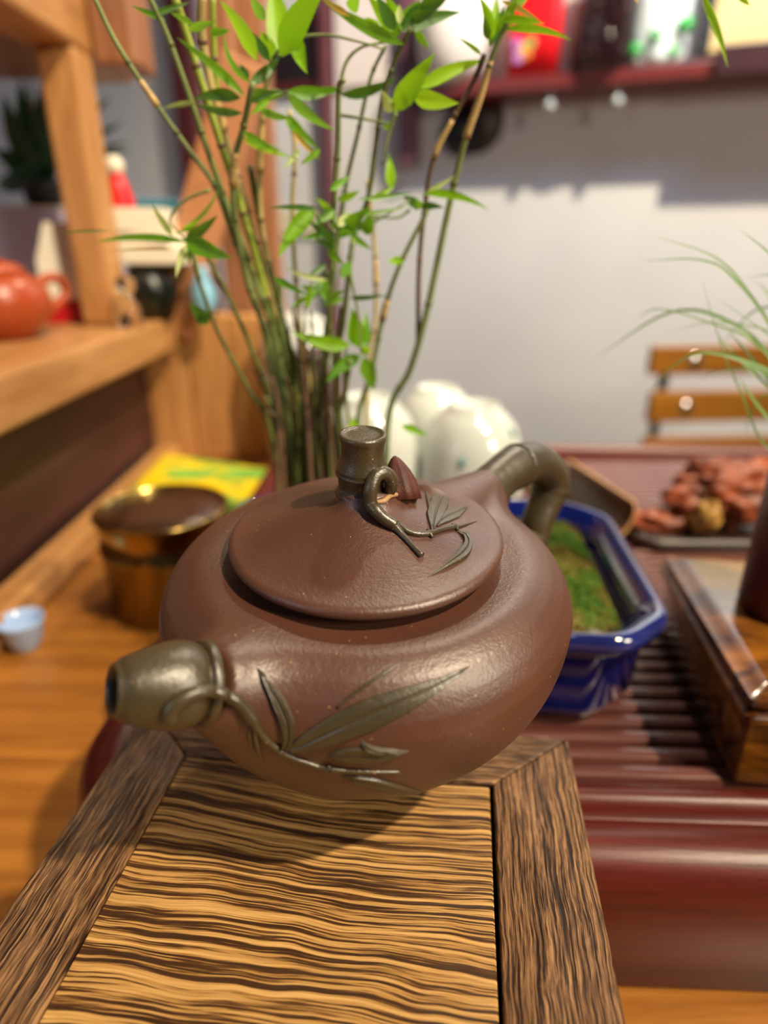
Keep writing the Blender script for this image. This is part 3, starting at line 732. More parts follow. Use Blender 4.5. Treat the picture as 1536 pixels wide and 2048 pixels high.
KN = xfl(xf(lathe([(r, z * .84) for r, z in kp], 64), Matrix.Translation(kb) @ Matrix.Rotation(radians(1.5), 4, 'Y')))
knob = obj('knob', KN, M_olive, lid, world=True)

# spout: a bamboo joint with a bore
ax = (SPT - SPR); Ls = ax.length
bore = [(0, .55), (.0030, .58), (.0033, .8), (.0036, .955), (.0040, 1.0), (.0044, 1.018), (.0048, 1.005), (.0051, .96), (.0059, .90), (.0070, .72), (.0080, .50), (.0084, .32), (.0082, .20), (.0077, .12), (.0072, .075), (.0079, .06), (.0083, .03), (.0083, -.03), (.0078, -.06), (.004, -.08), (0, -.08)]
bq = [Vector((r, z * Ls, 0)) for r, z in bore]; bq = catmull(bq, 3)
spv = lathe([(max(p.x, 0), p.y) for p in bq], 96, SPR, ax)
spv = ([TM @ v for v in spv[0]], spv[1])
spout = obj('spout', spv, M_olive, TP, world=True)
M_bore = plain('painted_bore_shade', '#140d08', 0.7)  # near-black colour paints the shade at the bottom of the spout's bore
obj('bore_shade_disc', xfl(lathe([(0, 0), (.0031, .0001), (.0031, .0002), (0, .0002)], 32, SPR + ax * .585, ax)), M_bore, spout, world=True)

# handle
hp = [onhandle(*p) for p in ((975, 982), (990, 965), (1010, 948), (1034, 932))]
h2 = [onhandle(*p) for p in ((1034, 932), (1062, 924), (1088, 934), (1101, 955), (1101, 978))]
h3 = [onhandle(*p) for p in ((1101, 978), (1088, 1010), (1074, 1045), (1064, 1078))] + [TM @ (DH * .066 + Vector((0, 0, -.018))), TM @ (DH * .052 + Vector((0, 0, -.019)))]
def seg(P, R, k=8):
    P = catmull(P, k); return P, lerp_list(R, len(P))
p_, r_ = seg(hp, [.0078, .0072, .0068, .0068, .0071, .0074])
handle = obj('handle', tube(p_, r_, 40), M_olive, TP, world=True)
p_, r_ = seg(h2, [.0074, .0070, .0067, .0066, .0066, .0068, .0070]); obj('bamboo_joint', tube(p_, r_, 40), M_olive, handle, world=True)
p_, r_ = seg(h3, [.0069, .0060, .0056, .0055, .0054, .0054]); obj('bamboo_joint', tube(p_, r_, 40), M_olive, handle, world=True)
def ringat(P, Q, r, w_): d = (Q - P).normalized(); return tube([P - d * w_, P - d * w_ * .3, P + d * w_ * .3, P + d * w_], [r * .96, r * 1.03, r * 1.03, r * .96], 40)
obj('node_ring', ringat(h2[0], h2[1], .0074, .0007), M_olive, handle, world=True)
obj('node_ring', ringat(h3[0], h3[1], .0070, .0007), M_olive, handle, world=True)

# relief work: rays from the viewpoint find the surface, the relief gets its own thickness there
def bvh_of(*vfs):
    V, F = join(*vfs); return BVHTree.FromPolygons([Vector(v) for v in V], F)
B_body = bvh_of((Pv, Fb), spv); B_lid = bvh_of(lid_vf)
EYE = Vector((0, 0, CZ))
def hit(b, px, py):
    r = ray(px, py).normalized(); l, n, i, d = b.ray_cast(EYE, r)
    if l is None: return None
    if n.dot(r) > 0: n = -n
    return l, n
def tuberel(name, pts, rad, b, parent, mat=None, lift=.45, k=7, n=14, lifts=None):
    P = [Vector((x, y, 0)) for x, y in pts]; Q = catmull(P, k); N = len(Q); R = lerp_list(rad, N); LF = lerp_list(lifts, N) if lifts else [lift] * N
    out = []; RR = []; last = None
    for q_, r0, lf in zip(Q, R, LF):
        h = hit(b, q_.x, q_.y)
        if h is None:
            if last is None: continue
            l = EYE + ray(q_.x, q_.y) * last[2]; nn = last[1]; dpt = last[2]
        else:
            l, nn = h; dpt = (l - EYE).length / ray(q_.x, q_.y).length
        rm = r0 / FPX * dpt; out.append(l + nn * rm * lf); RR.append(rm); last = (l, nn, dpt)
    for _ in range(2):
        out = [out[0]] + [out[i] * .5 + (out[i - 1] + out[i + 1]) * .25 for i in range(1, len(out) - 1)] + [out[-1]]
    return obj(name, tube(out, RR, n), mat or M_olive, parent, world=True)
def leafrel(name, pts, wid, b, parent, height=.0007, groove=.55, mat=None, m=23, k=10, asym=0):
    Q = catmull([Vector((x, y, 0)) for x, y in pts], k); N = len(Q); W = lerp_list(wid, N); V = []; F = []
    for i, q_ in enumerate(Q):
        t = (Q[min(i + 1, N - 1)] - Q[max(i - 1, 0)]).normalized(); s = Vector((-t.y, t.x, 0)); w_ = max(W[i], .6) / 2
        for j in range(m):
            u = -1 + 2 * j / (m - 1); p_ = q_ + s * w_ * (u + asym * (1 - u * u)); h = hit(b, p_.x, p_.y)
            if h is None: h = last
            last = h
            prof_ = min(1, (1 - abs(u)) * 8) ** .6
            hh = height * prof_ * min(1, w_ / 6) * (1 - groove * math.exp(-(u / .07) ** 2)) * (1 + .12 * (abs(u) > .8))
            V.append(h[0] + h[1] * (hh - .00012))
    for i in range(N - 1):
        for j in range(m - 1): F.append((i * m + j, i * m + j + 1, (i + 1) * m + j + 1, (i + 1) * m + j))
    o = obj(name, (V, F), mat or M_olive, parent, world=True)
    for p in o.data.polygons: pass
    return o
c7 = lambda L: [(180 + x / 1.969, 1250 + y / 1.969) for x, y in L]
c6 = lambda L: [(600 + x / 2.648, 820 + y / 2.648) for x, y in L]
br = tuberel('branch', c7([(315, 362), (318, 330), (345, 298), (395, 268), (450, 256), (505, 262), (560, 285), (605, 322), (640, 366)]), [19, 17, 16, 14, 12.5, 12, 12, 12.5, 13.5], B_body, TP, lifts=[.15, .3, .5, .8, 1.1, 1.0, .8, .6, .55], n=24)
tuberel('branch', c7([(640, 362), (655, 392), (680, 430), (712, 462), (745, 486)]), [13.5, 9, 7, 6.5, 7.5], B_body, TP)
tuberel('node_ring', c7([(622, 385), (640, 376), (668, 372)]), [4, 5.5, 4], B_body, TP, lift=1.2)
tuberel('branch', c7([(745, 488), (800, 520), (860, 540), (905, 555), (945, 560)]), [7.5, 5.5, 5.5, 6, 7.5], B_body, TP)
tuberel('node_ring', c7([(738, 472), (750, 490), (752, 506)]), [3.5, 4.5, 3.5], B_body, TP, lift=1.2)
tuberel('branch', c7([(948, 562), (1010, 570), (1080, 574), (1150, 576), (1222, 576)]), [8, 5.5, 5, 4.5, 4], B_body, TP)
tuberel('node_ring', c7([(940, 548), (946, 562), (944, 576)]), [3.5, 4.5, 3.5], B_body, TP, lift=1.2)
tuberel('twig', c7([(650, 390), (652, 430), (662, 480), (684, 545)]), [6, 5.5, 4.5, 1], B_body, TP)
tuberel('twig', c7([(630, 395), (628, 430), (640, 478), (655, 500)]), [3, 4, 3, .8], B_body, TP, lift=.1)
leafrel('leaf', c7([(768, 480), (785, 440), (778, 380), (740, 300), (690, 220), (655, 165)]), [14, 22, 29, 27, 15, 1], B_body, TP, .0011, .75)
leafrel('leaf', c7([(775, 487), (850, 462), (960, 412), (1100, 352), (1250, 290), (1380, 228), (1500, 160)]), [6, 34, 58, 66, 50, 24, 1], B_body, TP, .0009, .8, m=19, k=14)
tuberel('twig', c7([(975, 325), (1040, 270), (1110, 222), (1160, 190), (1235, 140)]), [3.5, 4, 3.5, 3.5, .8], B_body, TP, lift=.3)
leafrel('leaf', c7([(935, 506), (1000, 508), (1080, 510), (1150, 508), (1262, 496)]), [2, 24, 32, 22, 1], B_body, TP, .0008, .6)
leafrel('leaf', c7([(1070, 455), (1095, 480), (1140, 492), (1200, 494), (1262, 497)]), [2, 14, 12, 7, 1], B_body, TP, .0010, .3)
leafrel('leaf', c7([(985, 588), (1050, 604), (1130, 622), (1220, 644), (1330, 660)]), [2, 14, 19, 15, 1], B_body, TP, .0008, .5)
# lid relief
B_lk = bvh_of(([lid.matrix_basis @ v for v in lid_vf[0]], lid_vf[1]), KN)
def dep(px, py, b):
    h = hit(b, px, py); return (h[0] - EYE).length / ray(px, py).length
dk = dep(738, 985, B_lk)
LP = list(zip(c6([(440, 462), (468, 440), (484, 395), (472, 350), (438, 332), (398, 356), (374, 420), (374, 492)]), [.0055, .0035, .0015, .0, -.0012, -.0022, -.0026, -.0016]))
PT = [att(x, y, dk + d_) for (x, y), d_ in LP]
for (x, y), lf in zip(c6([(396, 552), (440, 597), (500, 628)]), (1.3, 1.0, .7)):
    h = hit(B_lid, x, y); PT.append(h[0] + h[1] * .0016 * lf)
LQ = catmull(PT, 7); obj('branch', tube(LQ, lerp_list([.0010, .0014, .0016, .00165, .0017, .0017, .0017, .00165, .0016, .0015, .0014], len(LQ)), 20), M_olive, lid, world=True)
tuberel('twig', c6([(500, 626), (540, 668), (590, 722), (643, 778)]), [9.5, 6.5, 6, 7], B_lid, lid, lift=.6)
tuberel('node_ring', c6([(488, 642), (506, 624), (528, 604)]), [4, 6, 4], B_lid, lid, lift=1.1)
tuberel('twig', c6([(520, 612), (560, 645), (615, 662), (680, 660), (745, 640), (820, 625)]), [7, 6.5, 6, 6.5, 5.5, 6], B_lid, lid, lift=.6)
tuberel('node_ring', c6([(672, 640), (680, 660), (700, 680)]), [3, 5, 3], B_lid, lid, lift=1.1)
tuberel('node_ring', c6([(800, 612), (818, 624), (832, 642)]), [3, 4, 3], B_lid, lid, lift=1.1)
tuberel('twig', c6([(825, 626), (870, 612), (935, 590)]), [4, 3, .8], B_lid, lid, lift=.5)
leafrel('leaf', c6([(700, 632), (712, 560), (738, 490), (762, 430), (772, 398)]), [8, 36, 40, 22, 1], B_lid, lid, .0007, .6)
leafrel('leaf', c6([(722, 612), (770, 572), (830, 545), (895, 512)]), [8, 24, 24, 1], B_lid, lid, .0006, .6)
tuberel('twig', c6([(698, 640), (690, 560), (676, 480), (658, 402)]), [3, 4, 4, .8], B_lid, lid, lift=.3)
leafrel('leaf', c6([(832, 640), (872, 668), (888, 712), (862, 760), (790, 815), (665, 890)]), [4, 12, 20, 24, 14, 1], B_lid, lid, .0009, .5)
# bamboo shoot in its torn sheath
h = hit(B_lid, 803, 992)
sb = h[0]; dpt = (sb - EYE).length / ray(803, 992).length
tipp = att(789, 912, dpt + .001)
sp_ = [sb.lerp(tipp, t) for t in (-.15, .1, .35, .6, .8, .93, 1)]
tv, tf = tube(sp_, [.0046, .0045, .0040, .0031, .0020, .0011, .0003], 22)
tv = [v + (v - sb.lerp(tipp, max(0, min(1, (v.z - sb.z) / (tipp.z - sb.z))))) * (.10 * (((i % 22) % 3) - 1)) for i, v in enumerate(tv)]
obj('bamboo_shoot', (tv, tf), M_shoot, lid, world=True)
tuberel('sheath', [(752, 1004), (766, 1002), (778, 992), (795, 990), (808, 984), (816, 978), (826, 970), (827, 962)], [4, 6, 5, 4.5, 6, 5, 4.5, 2], B_lid, lid, M_fringe, lift=.5)

# ================================================================ WOODEN BOX, POT WITH GRASS
bx = empty('wooden_box', (.1245, .1690, SLZ), 'figured rosewood box with a moulded lid on the right of the tea tray', 'box', radians(-8.0))
obj('carcass', box(.001, .22, 0, .104, 0, .0285, .0012), M_box, bx, smooth='auto')
obj('plinth', loft([rring(-.001, .222, -.002, .106, .003, .0285), rring(-.003, .224, -.004, .108, .003, .0305), rring(-.003, .224, -.004, .108, .003, .0325), rring(.0, .221, -.001, .105, .003, .0345)]), M_box, bx, smooth='auto')
obj('lid', loft([rring(.0, .221, -.001, .105, .003, .0346), rring(-.002, .223, -.003, .107, .003, .0362), rring(-.0015, .2225, -.0025, .1065, .003, .0382), rring(.003, .218, .002, .102, .003, .0395), rring(.005, .216, .004, .100, .002, .0408), rring(.007, .214, .006, .098, .002, .0410)]), M_box, bx, smooth='auto')
BT = SLZ + .0410
q = atz(1512, 1246, BT)
gp = empty('grass_pot', (q.x + .020, q.y + .010, BT), 'dark red cylindrical pot with fine grass on the wooden box, at the right edge', 'pot')
obj('pot_wall', lathe([(0, 0), (.0185, 0), (.020, .002), (.020, .060), (.0195, .062), (.018, .062), (.0175, .055), (0, .055)], 40), M_darkred, gp)
obj('soil', lathe([(0, .0551), (.0173, .0551), (.0173, .0565), (0, .058)], 32), M_soil, gp)
GB = Vector((gp.location.x, gp.location.y, BT + .057))
gr = empty('grass_clump', GB, 'thin arching blades of fine green grass growing from the dark red pot', 'grass')
blades = [([(1560, 700), (1500, 590), (1430, 515), (1300, 470)], .23, 7), ([(1560, 690), (1470, 560), (1400, 520), (1278, 522)], .235, 7), ([(1580, 560), (1536, 505), (1478, 458)], .22, 6),
  ([(1540, 900), (1480, 780), (1445, 700), (1400, 548)], .225, 5), ([(1560, 740), (1460, 645), (1340, 625), (1190, 716)], .26, 11), ([(1570, 760), (1500, 680), (1430, 650), (1320, 618), (1270, 640)], .245, 6),
  ([(1560, 760), (1536, 740), (1470, 715), (1400, 706)], .22, 9), ([(1560, 780), (1500, 730), (1420, 705), (1360, 722), (1300, 778)], .235, 9), ([(1580, 720), (1530, 665), (1430, 594)], .22, 5),
  ([(1570, 700), (1530, 660), (1420, 645), (1330, 668)], .25, 4), ([(1600, 900), (1536, 835), (1500, 790), (1475, 750)], .22, 10), ([(1590, 690), (1560, 560), (1480, 557)], .24, 4),
  ([(1600, 860), (1536, 760), (1490, 700), (1456, 662)], .23, 9), ([(1600, 760), (1540, 600), (1500, 555)], .25, 5), ([(1600, 840), (1500, 740), (1450, 690), (1430, 660)], .24, 7), ([(1590, 830), (1520, 745), (1440, 742), (1400, 760)], .245, 5),
  ([(1620, 800), (1570, 640), (1520, 560)], .23, 6), ([(1620, 800), (1600, 560), (1620, 400)], .22, 7), ([(1620, 860), (1540, 790), (1500, 830), (1490, 880)], .235, 5)]
def ribbon(P, wd, mat, parent, name='blade', fold=.3, k=6, flat=Vector((0, -1, .4))):
    P = catmull(P, k); N = len(P); V = []; F = []
    for i, p_ in enumerate(P):
        t = (P[min(i + 1, N - 1)] - P[max(i - 1, 0)]).normalized(); s = t.cross(flat).normalized(); nn = s.cross(t)
        u = i / (N - 1); w_ = wd / 2 * (min(1, .35 + 3 * u) * (1 - u ** 3) + .02)
        V += [p_ - s * w_ + nn * w_ * fold, p_, p_ + s * w_ + nn * w_ * fold]
    for i in range(N - 1):
        for j in (0, 1): F.append((i * 3 + j, i * 3 + j + 1, i * 3 + 4 + j, i * 3 + 3 + j))
    return obj(name, (V, F), mat, parent, world=True)
for pts, Y, w_ in blades:
    n = len(pts); P = [GB + Vector((random.uniform(-.006, .006), random.uniform(-.006, .006), -.001))]
    for i, (x, y) in enumerate(pts): P.append(aty(x, y, GB.y + (Y - GB.y) * (i + 1) / n))
    ribbon(P, w_ / FPX * .2, M_grass, gr)
for i in range(16):
    a_ = random.uniform(-1.2, 1.9); l_ = random.uniform(.05, .11)
    P = [GB + Vector((.004 * cos(a_), .004 * sin(a_), 0)), GB + Vector((cos(a_) * l_ * .3, sin(a_) * l_ * .3, l_ * .7)), GB + Vector((cos(a_) * l_ * .75, sin(a_) * l_ * .6, l_ * .8)), GB + Vector((cos(a_) * l_ * 1.05, sin(a_) * l_ * .8, l_ * .55))]
    ribbon(P, .0012, M_grass, gr)

# carved root and driftwood behind the box
q = atz(1440, 1104, SLZ)
rt = empty('root_ornament', (q.x + .012, q.y + .022, SLZ), 'knobbly orange-brown carved root ornament behind the wooden box', 'ornament')
vf = lumpy(.024, 5, .42, 5, (1.55, .8, .85), 1.7); mz = min(v.z for v in vf[0]); obj('root_body', ([v - Vector((0, 0, mz - .006)) for v in vf[0]], vf[1]), M_root, rt)
vf = lumpy(.011, 9, .4, 4, (.8, .9, 1), 2.0); obj('pale_knot', xf(vf, Matrix.Translation((-.022, -.014, .022))), M_rootp, rt)
vf = lumpy(.014, 11, .4, 4, (1.6, .9, .6), 2.0); obj('root_branch', xf(vf, Matrix.Translation((-.040, 0, .013))), M_root, rt)
obj('base', loft([rring(-.066, .050, -.022, .022, .018, 0), rring(-.066, .050, -.022, .022, .018, .005), rring(-.062, .046, -.018, .018, .016, .008)]), M_driftwood, rt)

# half-round bamboo scoop
q0 = atz(1238, 1108, SLZ); q1 = aty(1108, 930, .440)
sc = empty('bamboo_scoop', (q0.x, q0.y, SLZ), 'half-round dark bamboo tea scoop lying behind the blue pot', 'scoop')
q0 = Vector((q0.x - .004, q0.y + .012, SLZ + .020)); q1 = Vector((q1.x - .006, q1.y, SLZ + .022))
axv = (q1 - q0); Lc = axv.length; axn = axv.normalized(); sd = axn.cross(Vector((0, 0, 1))).normalized(); upv = sd.cross(axn)
def halfpipe(r, a0, a1, t0, t1, th):
    V = []; F = []; n = 20; m = 14
    for i in range(m):
        t = t0 + (t1 - t0) * i / (m - 1); c_ = q0 + axn * Lc * t
        for rr in (r, r - th):
            for k in range(n): a_ = a0 + (a1 - a0) * k / (n - 1); V.append(c_ + (sd * cos(a_) + upv * sin(a_)) * rr * (1 - .12 * (1 - t)))
    for i in range(m - 1):
        for s_ in (0, n):
            for k in range(n - 1): a_ = i * 2 * n + s_ + k; F.append((a_, a_ + 1, a_ + 2 * n + 1, a_ + 2 * n))
        for k in (0, n - 1): a_ = i * 2 * n + k; F.append((a_, a_ + n, a_ + 3 * n, a_ + 2 * n))
    for i in (0, m - 1):
        for k in range(n - 1): a_ = i * 2 * n + k; F.append((a_, a_ + 1, a_ + n + 1, a_ + n))
    return V, F
obj('shell', halfpipe(.0215, pi * .98, pi * 2.16, 0, 1, .0018), M_bark, sc, world=True)
obj('lining', halfpipe(.0196, pi * 1.00, pi * 2.14, .012, .99, .0006), M_barkin, sc, world=True)

# upturned porcelain bowls at the back of the tray
def bowl(px, py, Y, r, h, tilt, lab, grp, dz=0, az=0, dots=()):
    q = aty(px, py, Y)
    t = empty('porcelain_bowl', (q.x, Y, SLZ + dz), lab, 'bowl', 0, grp)
    M = Matrix.Rotation(az, 4, 'Z') @ Matrix.Rotation(tilt, 4, 'X')
    sgn = r * abs(sin(tilt))
    M = Matrix.Translation((0, 0, sgn)) @ M
    pf = [(r, 0), (r * .985, h * .05), (r * .95, h * .25), (r * .90, h * .5), (r * .76, h * .75), (r * .55, h * .89), (r * .47, h * .92), (r * .45, h * .97), (r * .40, h * .97), (r * .38, h * .93), (0, h * .93), (0, h * .88), (r * .42, h * .84), (r * .64, h * .7), (r * .82, h * .46), (r * .92, h * .2), (r * .97, 0)]
    V, F = lathe([(a_, b_) for a_, b_ in pf] + [(r, 0)], 56); obj('bowl_body', xf((V, F), M), M_white, t)
    for (a_, f_, s_) in dots:
        rr = np.interp(f_, [.05, .25, .5, .75, .89], [.99, .96, .905, .77, .56]) * r; c_ = Vector((rr * cos(a_), rr * sin(a_), f_ * h)); nn = Vector((cos(a_), sin(a_), .35 + f_)).normalized()
        vf = xf(lathe([(0, .0006), (s_ * .7, .0004), (s_, -.0008)], 14), Matrix.Translation(c_) @ nn.to_track_quat('Z', 'Y').to_matrix().to_4x4() @ Matrix.Diagonal((.6, 1.3, 1, 1)))
        obj('leaf_spot', xf(vf, M), M_teal, t)
D2 = -pi / 2
bowl(940, 960, .470, .0430, .070, 0, 'tall upturned white porcelain bowl with teal spots, foremost of the pair right of the knob', 'white porcelain bowls', 0, 0, ((D2 + .55, .55, .005), (D2 + .75, .28, .0055), (D2 - .3, .5, .004), (D2 + .9, .75, .004)))
bowl(868, 955, .560, .042, .064, 0, 'upturned white porcelain bowl seen between the other two', 'white porcelain bowls', 0, 0, ((D2 - .2, .5, .005), (D2 + .4, .3, .005)))
bowl(738, 955, .480, .043, .074, 0, 'upturned white porcelain bowl behind the bamboo stems, left of the knob', 'white porcelain bowls', 0, 0, ((D2 + .3, .5, .005), (D2 - .4, .3, .005), (D2, .75, .004)))

# brown teacups behind the stems
q = aty(618, 700, .60)
vs_ = empty('brown_vase', (q.x, .60, TZ), 'dark brown slim vase blurred behind the base of the bamboo stems', 'vase')
hz = q.z - TZ
obj('vase_body', lathe([(0, 0), (.022, 0), (.028, .02), (.030, hz * .45), (.022, hz * .8), (.020, hz * .95), (.024, hz), (.021, hz), (.017, hz * .9), (0, hz * .8)], 36), plain('dark_brown_glaze', '#3c2a26', .35, .2), vs_)
obj('neck_ring', lathe([(.0205, hz * .86), (.0215, hz * .87), (.0205, hz * .88)], 36), M_driftwood, vs_)

q = aty(590, 622, .66)
wj = empty('white_jar', (q.x, .66, TZ), 'plain white jar behind the dark brown vase and the bamboo stems', 'jar')
hj = q.z - TZ
obj('jar_body', lathe([(0, 0), (.030, 0), (.036, .01), (.038, hj * .5), (.036, hj * .86), (.030, hj * .93), (0, hj * .93)], 36), M_white, wj)
obj('lid', lathe([(.031, hj * .925), (.032, hj * .94), (.022, hj * .98), (0, hj)], 36), M_white, wj)

# gold tin and yellow packet on the table
q = atz(300, 1262, TZ)
q = aty(322, 1010, .385)
tn = empty('gold_tin', (q.x, .385, TZ), 'shiny gold round tin with a dark brown top, on the table left of the teapot', 'tin')
hz = .071
obj('tin_body', lathe([(0, 0), (.040, 0), (.0415, .0015), (.0415, .045), (.0422, .0455), (.0422, .0475), (.0415, .048), (.0415, hz - .006), (.0420, hz - .005), (.0420, hz - .0035)], 72), M_brass, tn)
obj('rim', lathe([(.0415, hz - .004), (.0432, hz - .003), (.0436, hz - .001), (.0430, hz), (.0415, hz + .0003), (.0405, hz - .001), (.040, hz - .003)], 72), M_brass, tn)
obj('top', lathe([(.0402, hz - .0035), (.0398, hz - .002), (.02, hz - .0018), (0, hz - .0018)], 64), M_lid, tn)
yp = empty('paper_packet', (0, 0, TZ), 'bright yellow paper packet with green blots, lying behind the gold tin', 'packet')
h_ = .034
cs = [atz(250, 985, TZ + h_), atz(530, 1010, TZ + h_), atz(552, 938, TZ + h_), atz(330, 905, TZ + h_)]
yp.location = ((cs[0].x + cs[2].x) / 2, (cs[0].y + cs[2].y) / 2, TZ)
obj('packet_body', prism([(c_.x - yp.location.x, c_.y - yp.location.y) for c_ in cs], 0, h_, .003), M_yellow, yp, smooth=False)
for i, (px, py, sx, sy) in enumerate(((385, 948, .026, .016), (350, 975, .018, .010), (490, 948, .022, .018))):
    c_ = atz(px, py, TZ + h_); rg = [[Vector((c_.x - yp.location.x + sx * k_ * cos(a_) * (1 + .15 * sin(3 * a_ + i)), c_.y - yp.location.y + sy * k_ * sin(a_) * (1 + .2 * cos(2 * a_)), z_)) for a_ in [2 * pi * j / 24 for j in range(24)]] for k_, z_ in ((1, h_ - .0004), (1, h_ + .0006))]
    obj('green_blot', loft(rg), plain('green_ink_%d' % i, '#6fae45', .4, .2), yp, smooth=False)

# ================================================================ BAMBOO
BB = Vector((-.028, .268, RZ - .012))
bam = empty('bamboo_plant', BB, 'clump of thin dwarf bamboo stems with lime-green leaves rooted in the cobalt pot', 'plant')
def stem(pts, mat, r0, r1, y0, y1, basex=0, basey=0, sheaths=(), root=True, nodes=True):
    n = len(pts); P = [aty(x, y, y0 + (y1 - y0) * i / (n - 1)) for i, (x, y) in enumerate(pts)]
    if root: P.append(BB + Vector((basex, basey, -.001)))
    r0 *= .82; r1 *= .80; Q = catmull(P, 7); N = len(Q); R = [r0 + (r1 - r0) * i / (N - 1) for i in range(N)]
    o = obj('stem', tube(Q, R, 8), M_stem[mat], bam, world=True)
    if nodes:
        for f_ in np.arange(.12 + random.random() * .08, .95, .17):
            i = int(f_ * (N - 2)); d = (Q[i + 1] - Q[i]).normalized()
            obj('node', tube([Q[i] - d * .0008, Q[i], Q[i] + d * .0008], [R[i], R[i] * 1.3, R[i]], 8), M_stem['o' if mat in 'go' else 'b'], o, world=True)
    for a_, b_ in sheaths:
        i0 = int(a_ * (N - 1)); i1 = max(i0 + 3, int(b_ * (N - 1))); sg = Q[i0:i1 + 1]
        obj('sheath', tube(sg, [R[i0] * (1.12 + .45 * k / len(sg)) for k in range(len(sg))], 8), M_sheath, o, world=True)
    return o
st = [
 ([(186, -10), (235, 90), (315, 212), (378, 300), (430, 372), (462, 460), (500, 570), (548, 760)], 'g', .0009, .0016, .235, .262, -.016, -.004, ((.2, .26),)),
 ([(296, -10), (335, 72), (385, 210), (425, 330), (462, 430), (510, 560), (566, 750)], 'g', .0010, .0017, .24, .265, -.010, .004, ()),
 ([(348, -10), (380, 90), (428, 245), (462, 350), (505, 490), (545, 640), (590, 800)], 'l', .0016, .0018, .245, .27, -.006, .006, ()),
 ([(404, -10), (404, 70), (424, 180), (452, 280), (490, 410), (522, 520), (562, 690)], 's', .0017, .0017, .25, .272, -.002, 0, ((.3, .42), (.5, .6))),
 ([(425, -10), (428, 100), (440, 230), (470, 350), (505, 470), (540, 600), (590, 780)], 'l', .0013, .0017, .255, .275, 0, .008, ()),
 ([(505, 165), (488, 250), (468, 330), (470, 440), (500, 580), (560, 760)], 'g', .0012, .0017, .235, .262, -.008, -.008, ((.3, .42),)),
 ([(545, 118), (528, 200), (520, 330), (522, 440), (545, 560), (585, 740)], 's', .0011, .0016, .25, .27, .002, .01, ((.2, .38),)),
 ([(500, 330), (520, 440), (545, 560), (580, 700), (612, 840)], 'o', .0015, .0018, .26, .272, .004, .004, ()),
 ([(578, 220), (590, 300), (585, 420), (592, 560), (610, 720)], 's', .0010, .0014, .275, .28, .008, .012, ()),
 ([(688, 160), (678, 180), (676, 300), (668, 420), (664, 540), (652, 700), (640, 840)], 'g', .0009, .0016, .235, .262, .006, -.006, ()),
 ([(770, 92), (740, 160), (715, 270), (692, 370), (678, 470), (662, 600), (648, 760)], 'g', .0007, .0015, .25, .27, .006, .004, ()),
 ([(822, 55), (790, 120), (764, 200), (750, 300), (735, 400), (706, 480), (690, 620), (672, 800)], 'o', .0008, .0015, .235, .262, .010, -.002, ()),
 ([(1022, 30), (985, 110), (962, 190), (932, 275), (915, 340), (890, 450), (852, 630), (820, 740), (775, 850)], 'g', .0010, .0019, .235, .262, .030, -.004, ((.13, .34),)),
 ([(968, 108), (948, 160), (905, 240), (868, 315), (850, 410), (838, 540), (836, 690)], 'b', .0009, .0012, .24, .258, .030, -.004, ((.35, .52),), False),
 ([(858, 415), (800, 530), (768, 625), (742, 750), (716, 860)], 'g', .0010, .0016, .245, .262, .020, 0, ((.35, .45),)),
 ([(735, 360), (748, 480), (752, 560), (750, 650), (735, 760)], 's', .0010, .0013, .28, .28, .018, .01, ((.3, .45),)),
 ([(376, 470), (398, 560), (438, 668), (495, 775), (545, 880)], 'o', .0008, .0014, .245, .262, -.018, -.006, ()),
 ([(410, 505), (460, 600), (506, 706), (545, 830)], 'o', .0010, .0014, .25, .262, -.014, .004, ()),
 ([(560, 560), (560, 640), (572, 720), (600, 830)], 'g', .0013, .0016, .26, .27, 0, -.004, ()),
 ([(652, 540), (660, 640), (652, 740), (640, 860)], 'o', .0012, .0015, .25, .262, .008, -.01, ()),
 ([(700, 720), (692, 780), (678, 860)], 'g', .0010, .0013, .24, .255, .012, -.012, ()),
]
for a in st:
    stem(a[0], a[1], a[2], a[3], a[4], a[5], a[6], a[7], a[8], *(a[9:] if len(a) > 9 else ()))
for i in range(34):      # short old stems round the base
    x = random.uniform(-.026, .024); yb = random.uniform(-.016, .016); xt = 520 + (x + .026) / .05 * 190 + random.uniform(-26, 26); yt = random.uniform(600, 840)
    pm = (xt * .5 + (640 + x * 2500) * .5, (yt + 940) / 2)
    stem([(xt, yt), pm], random.choice('bbbboobg'), .0006, random.uniform(.0011, .0016), .262 + yb * .6, .265 + yb * .8, x, yb, (), True, False)

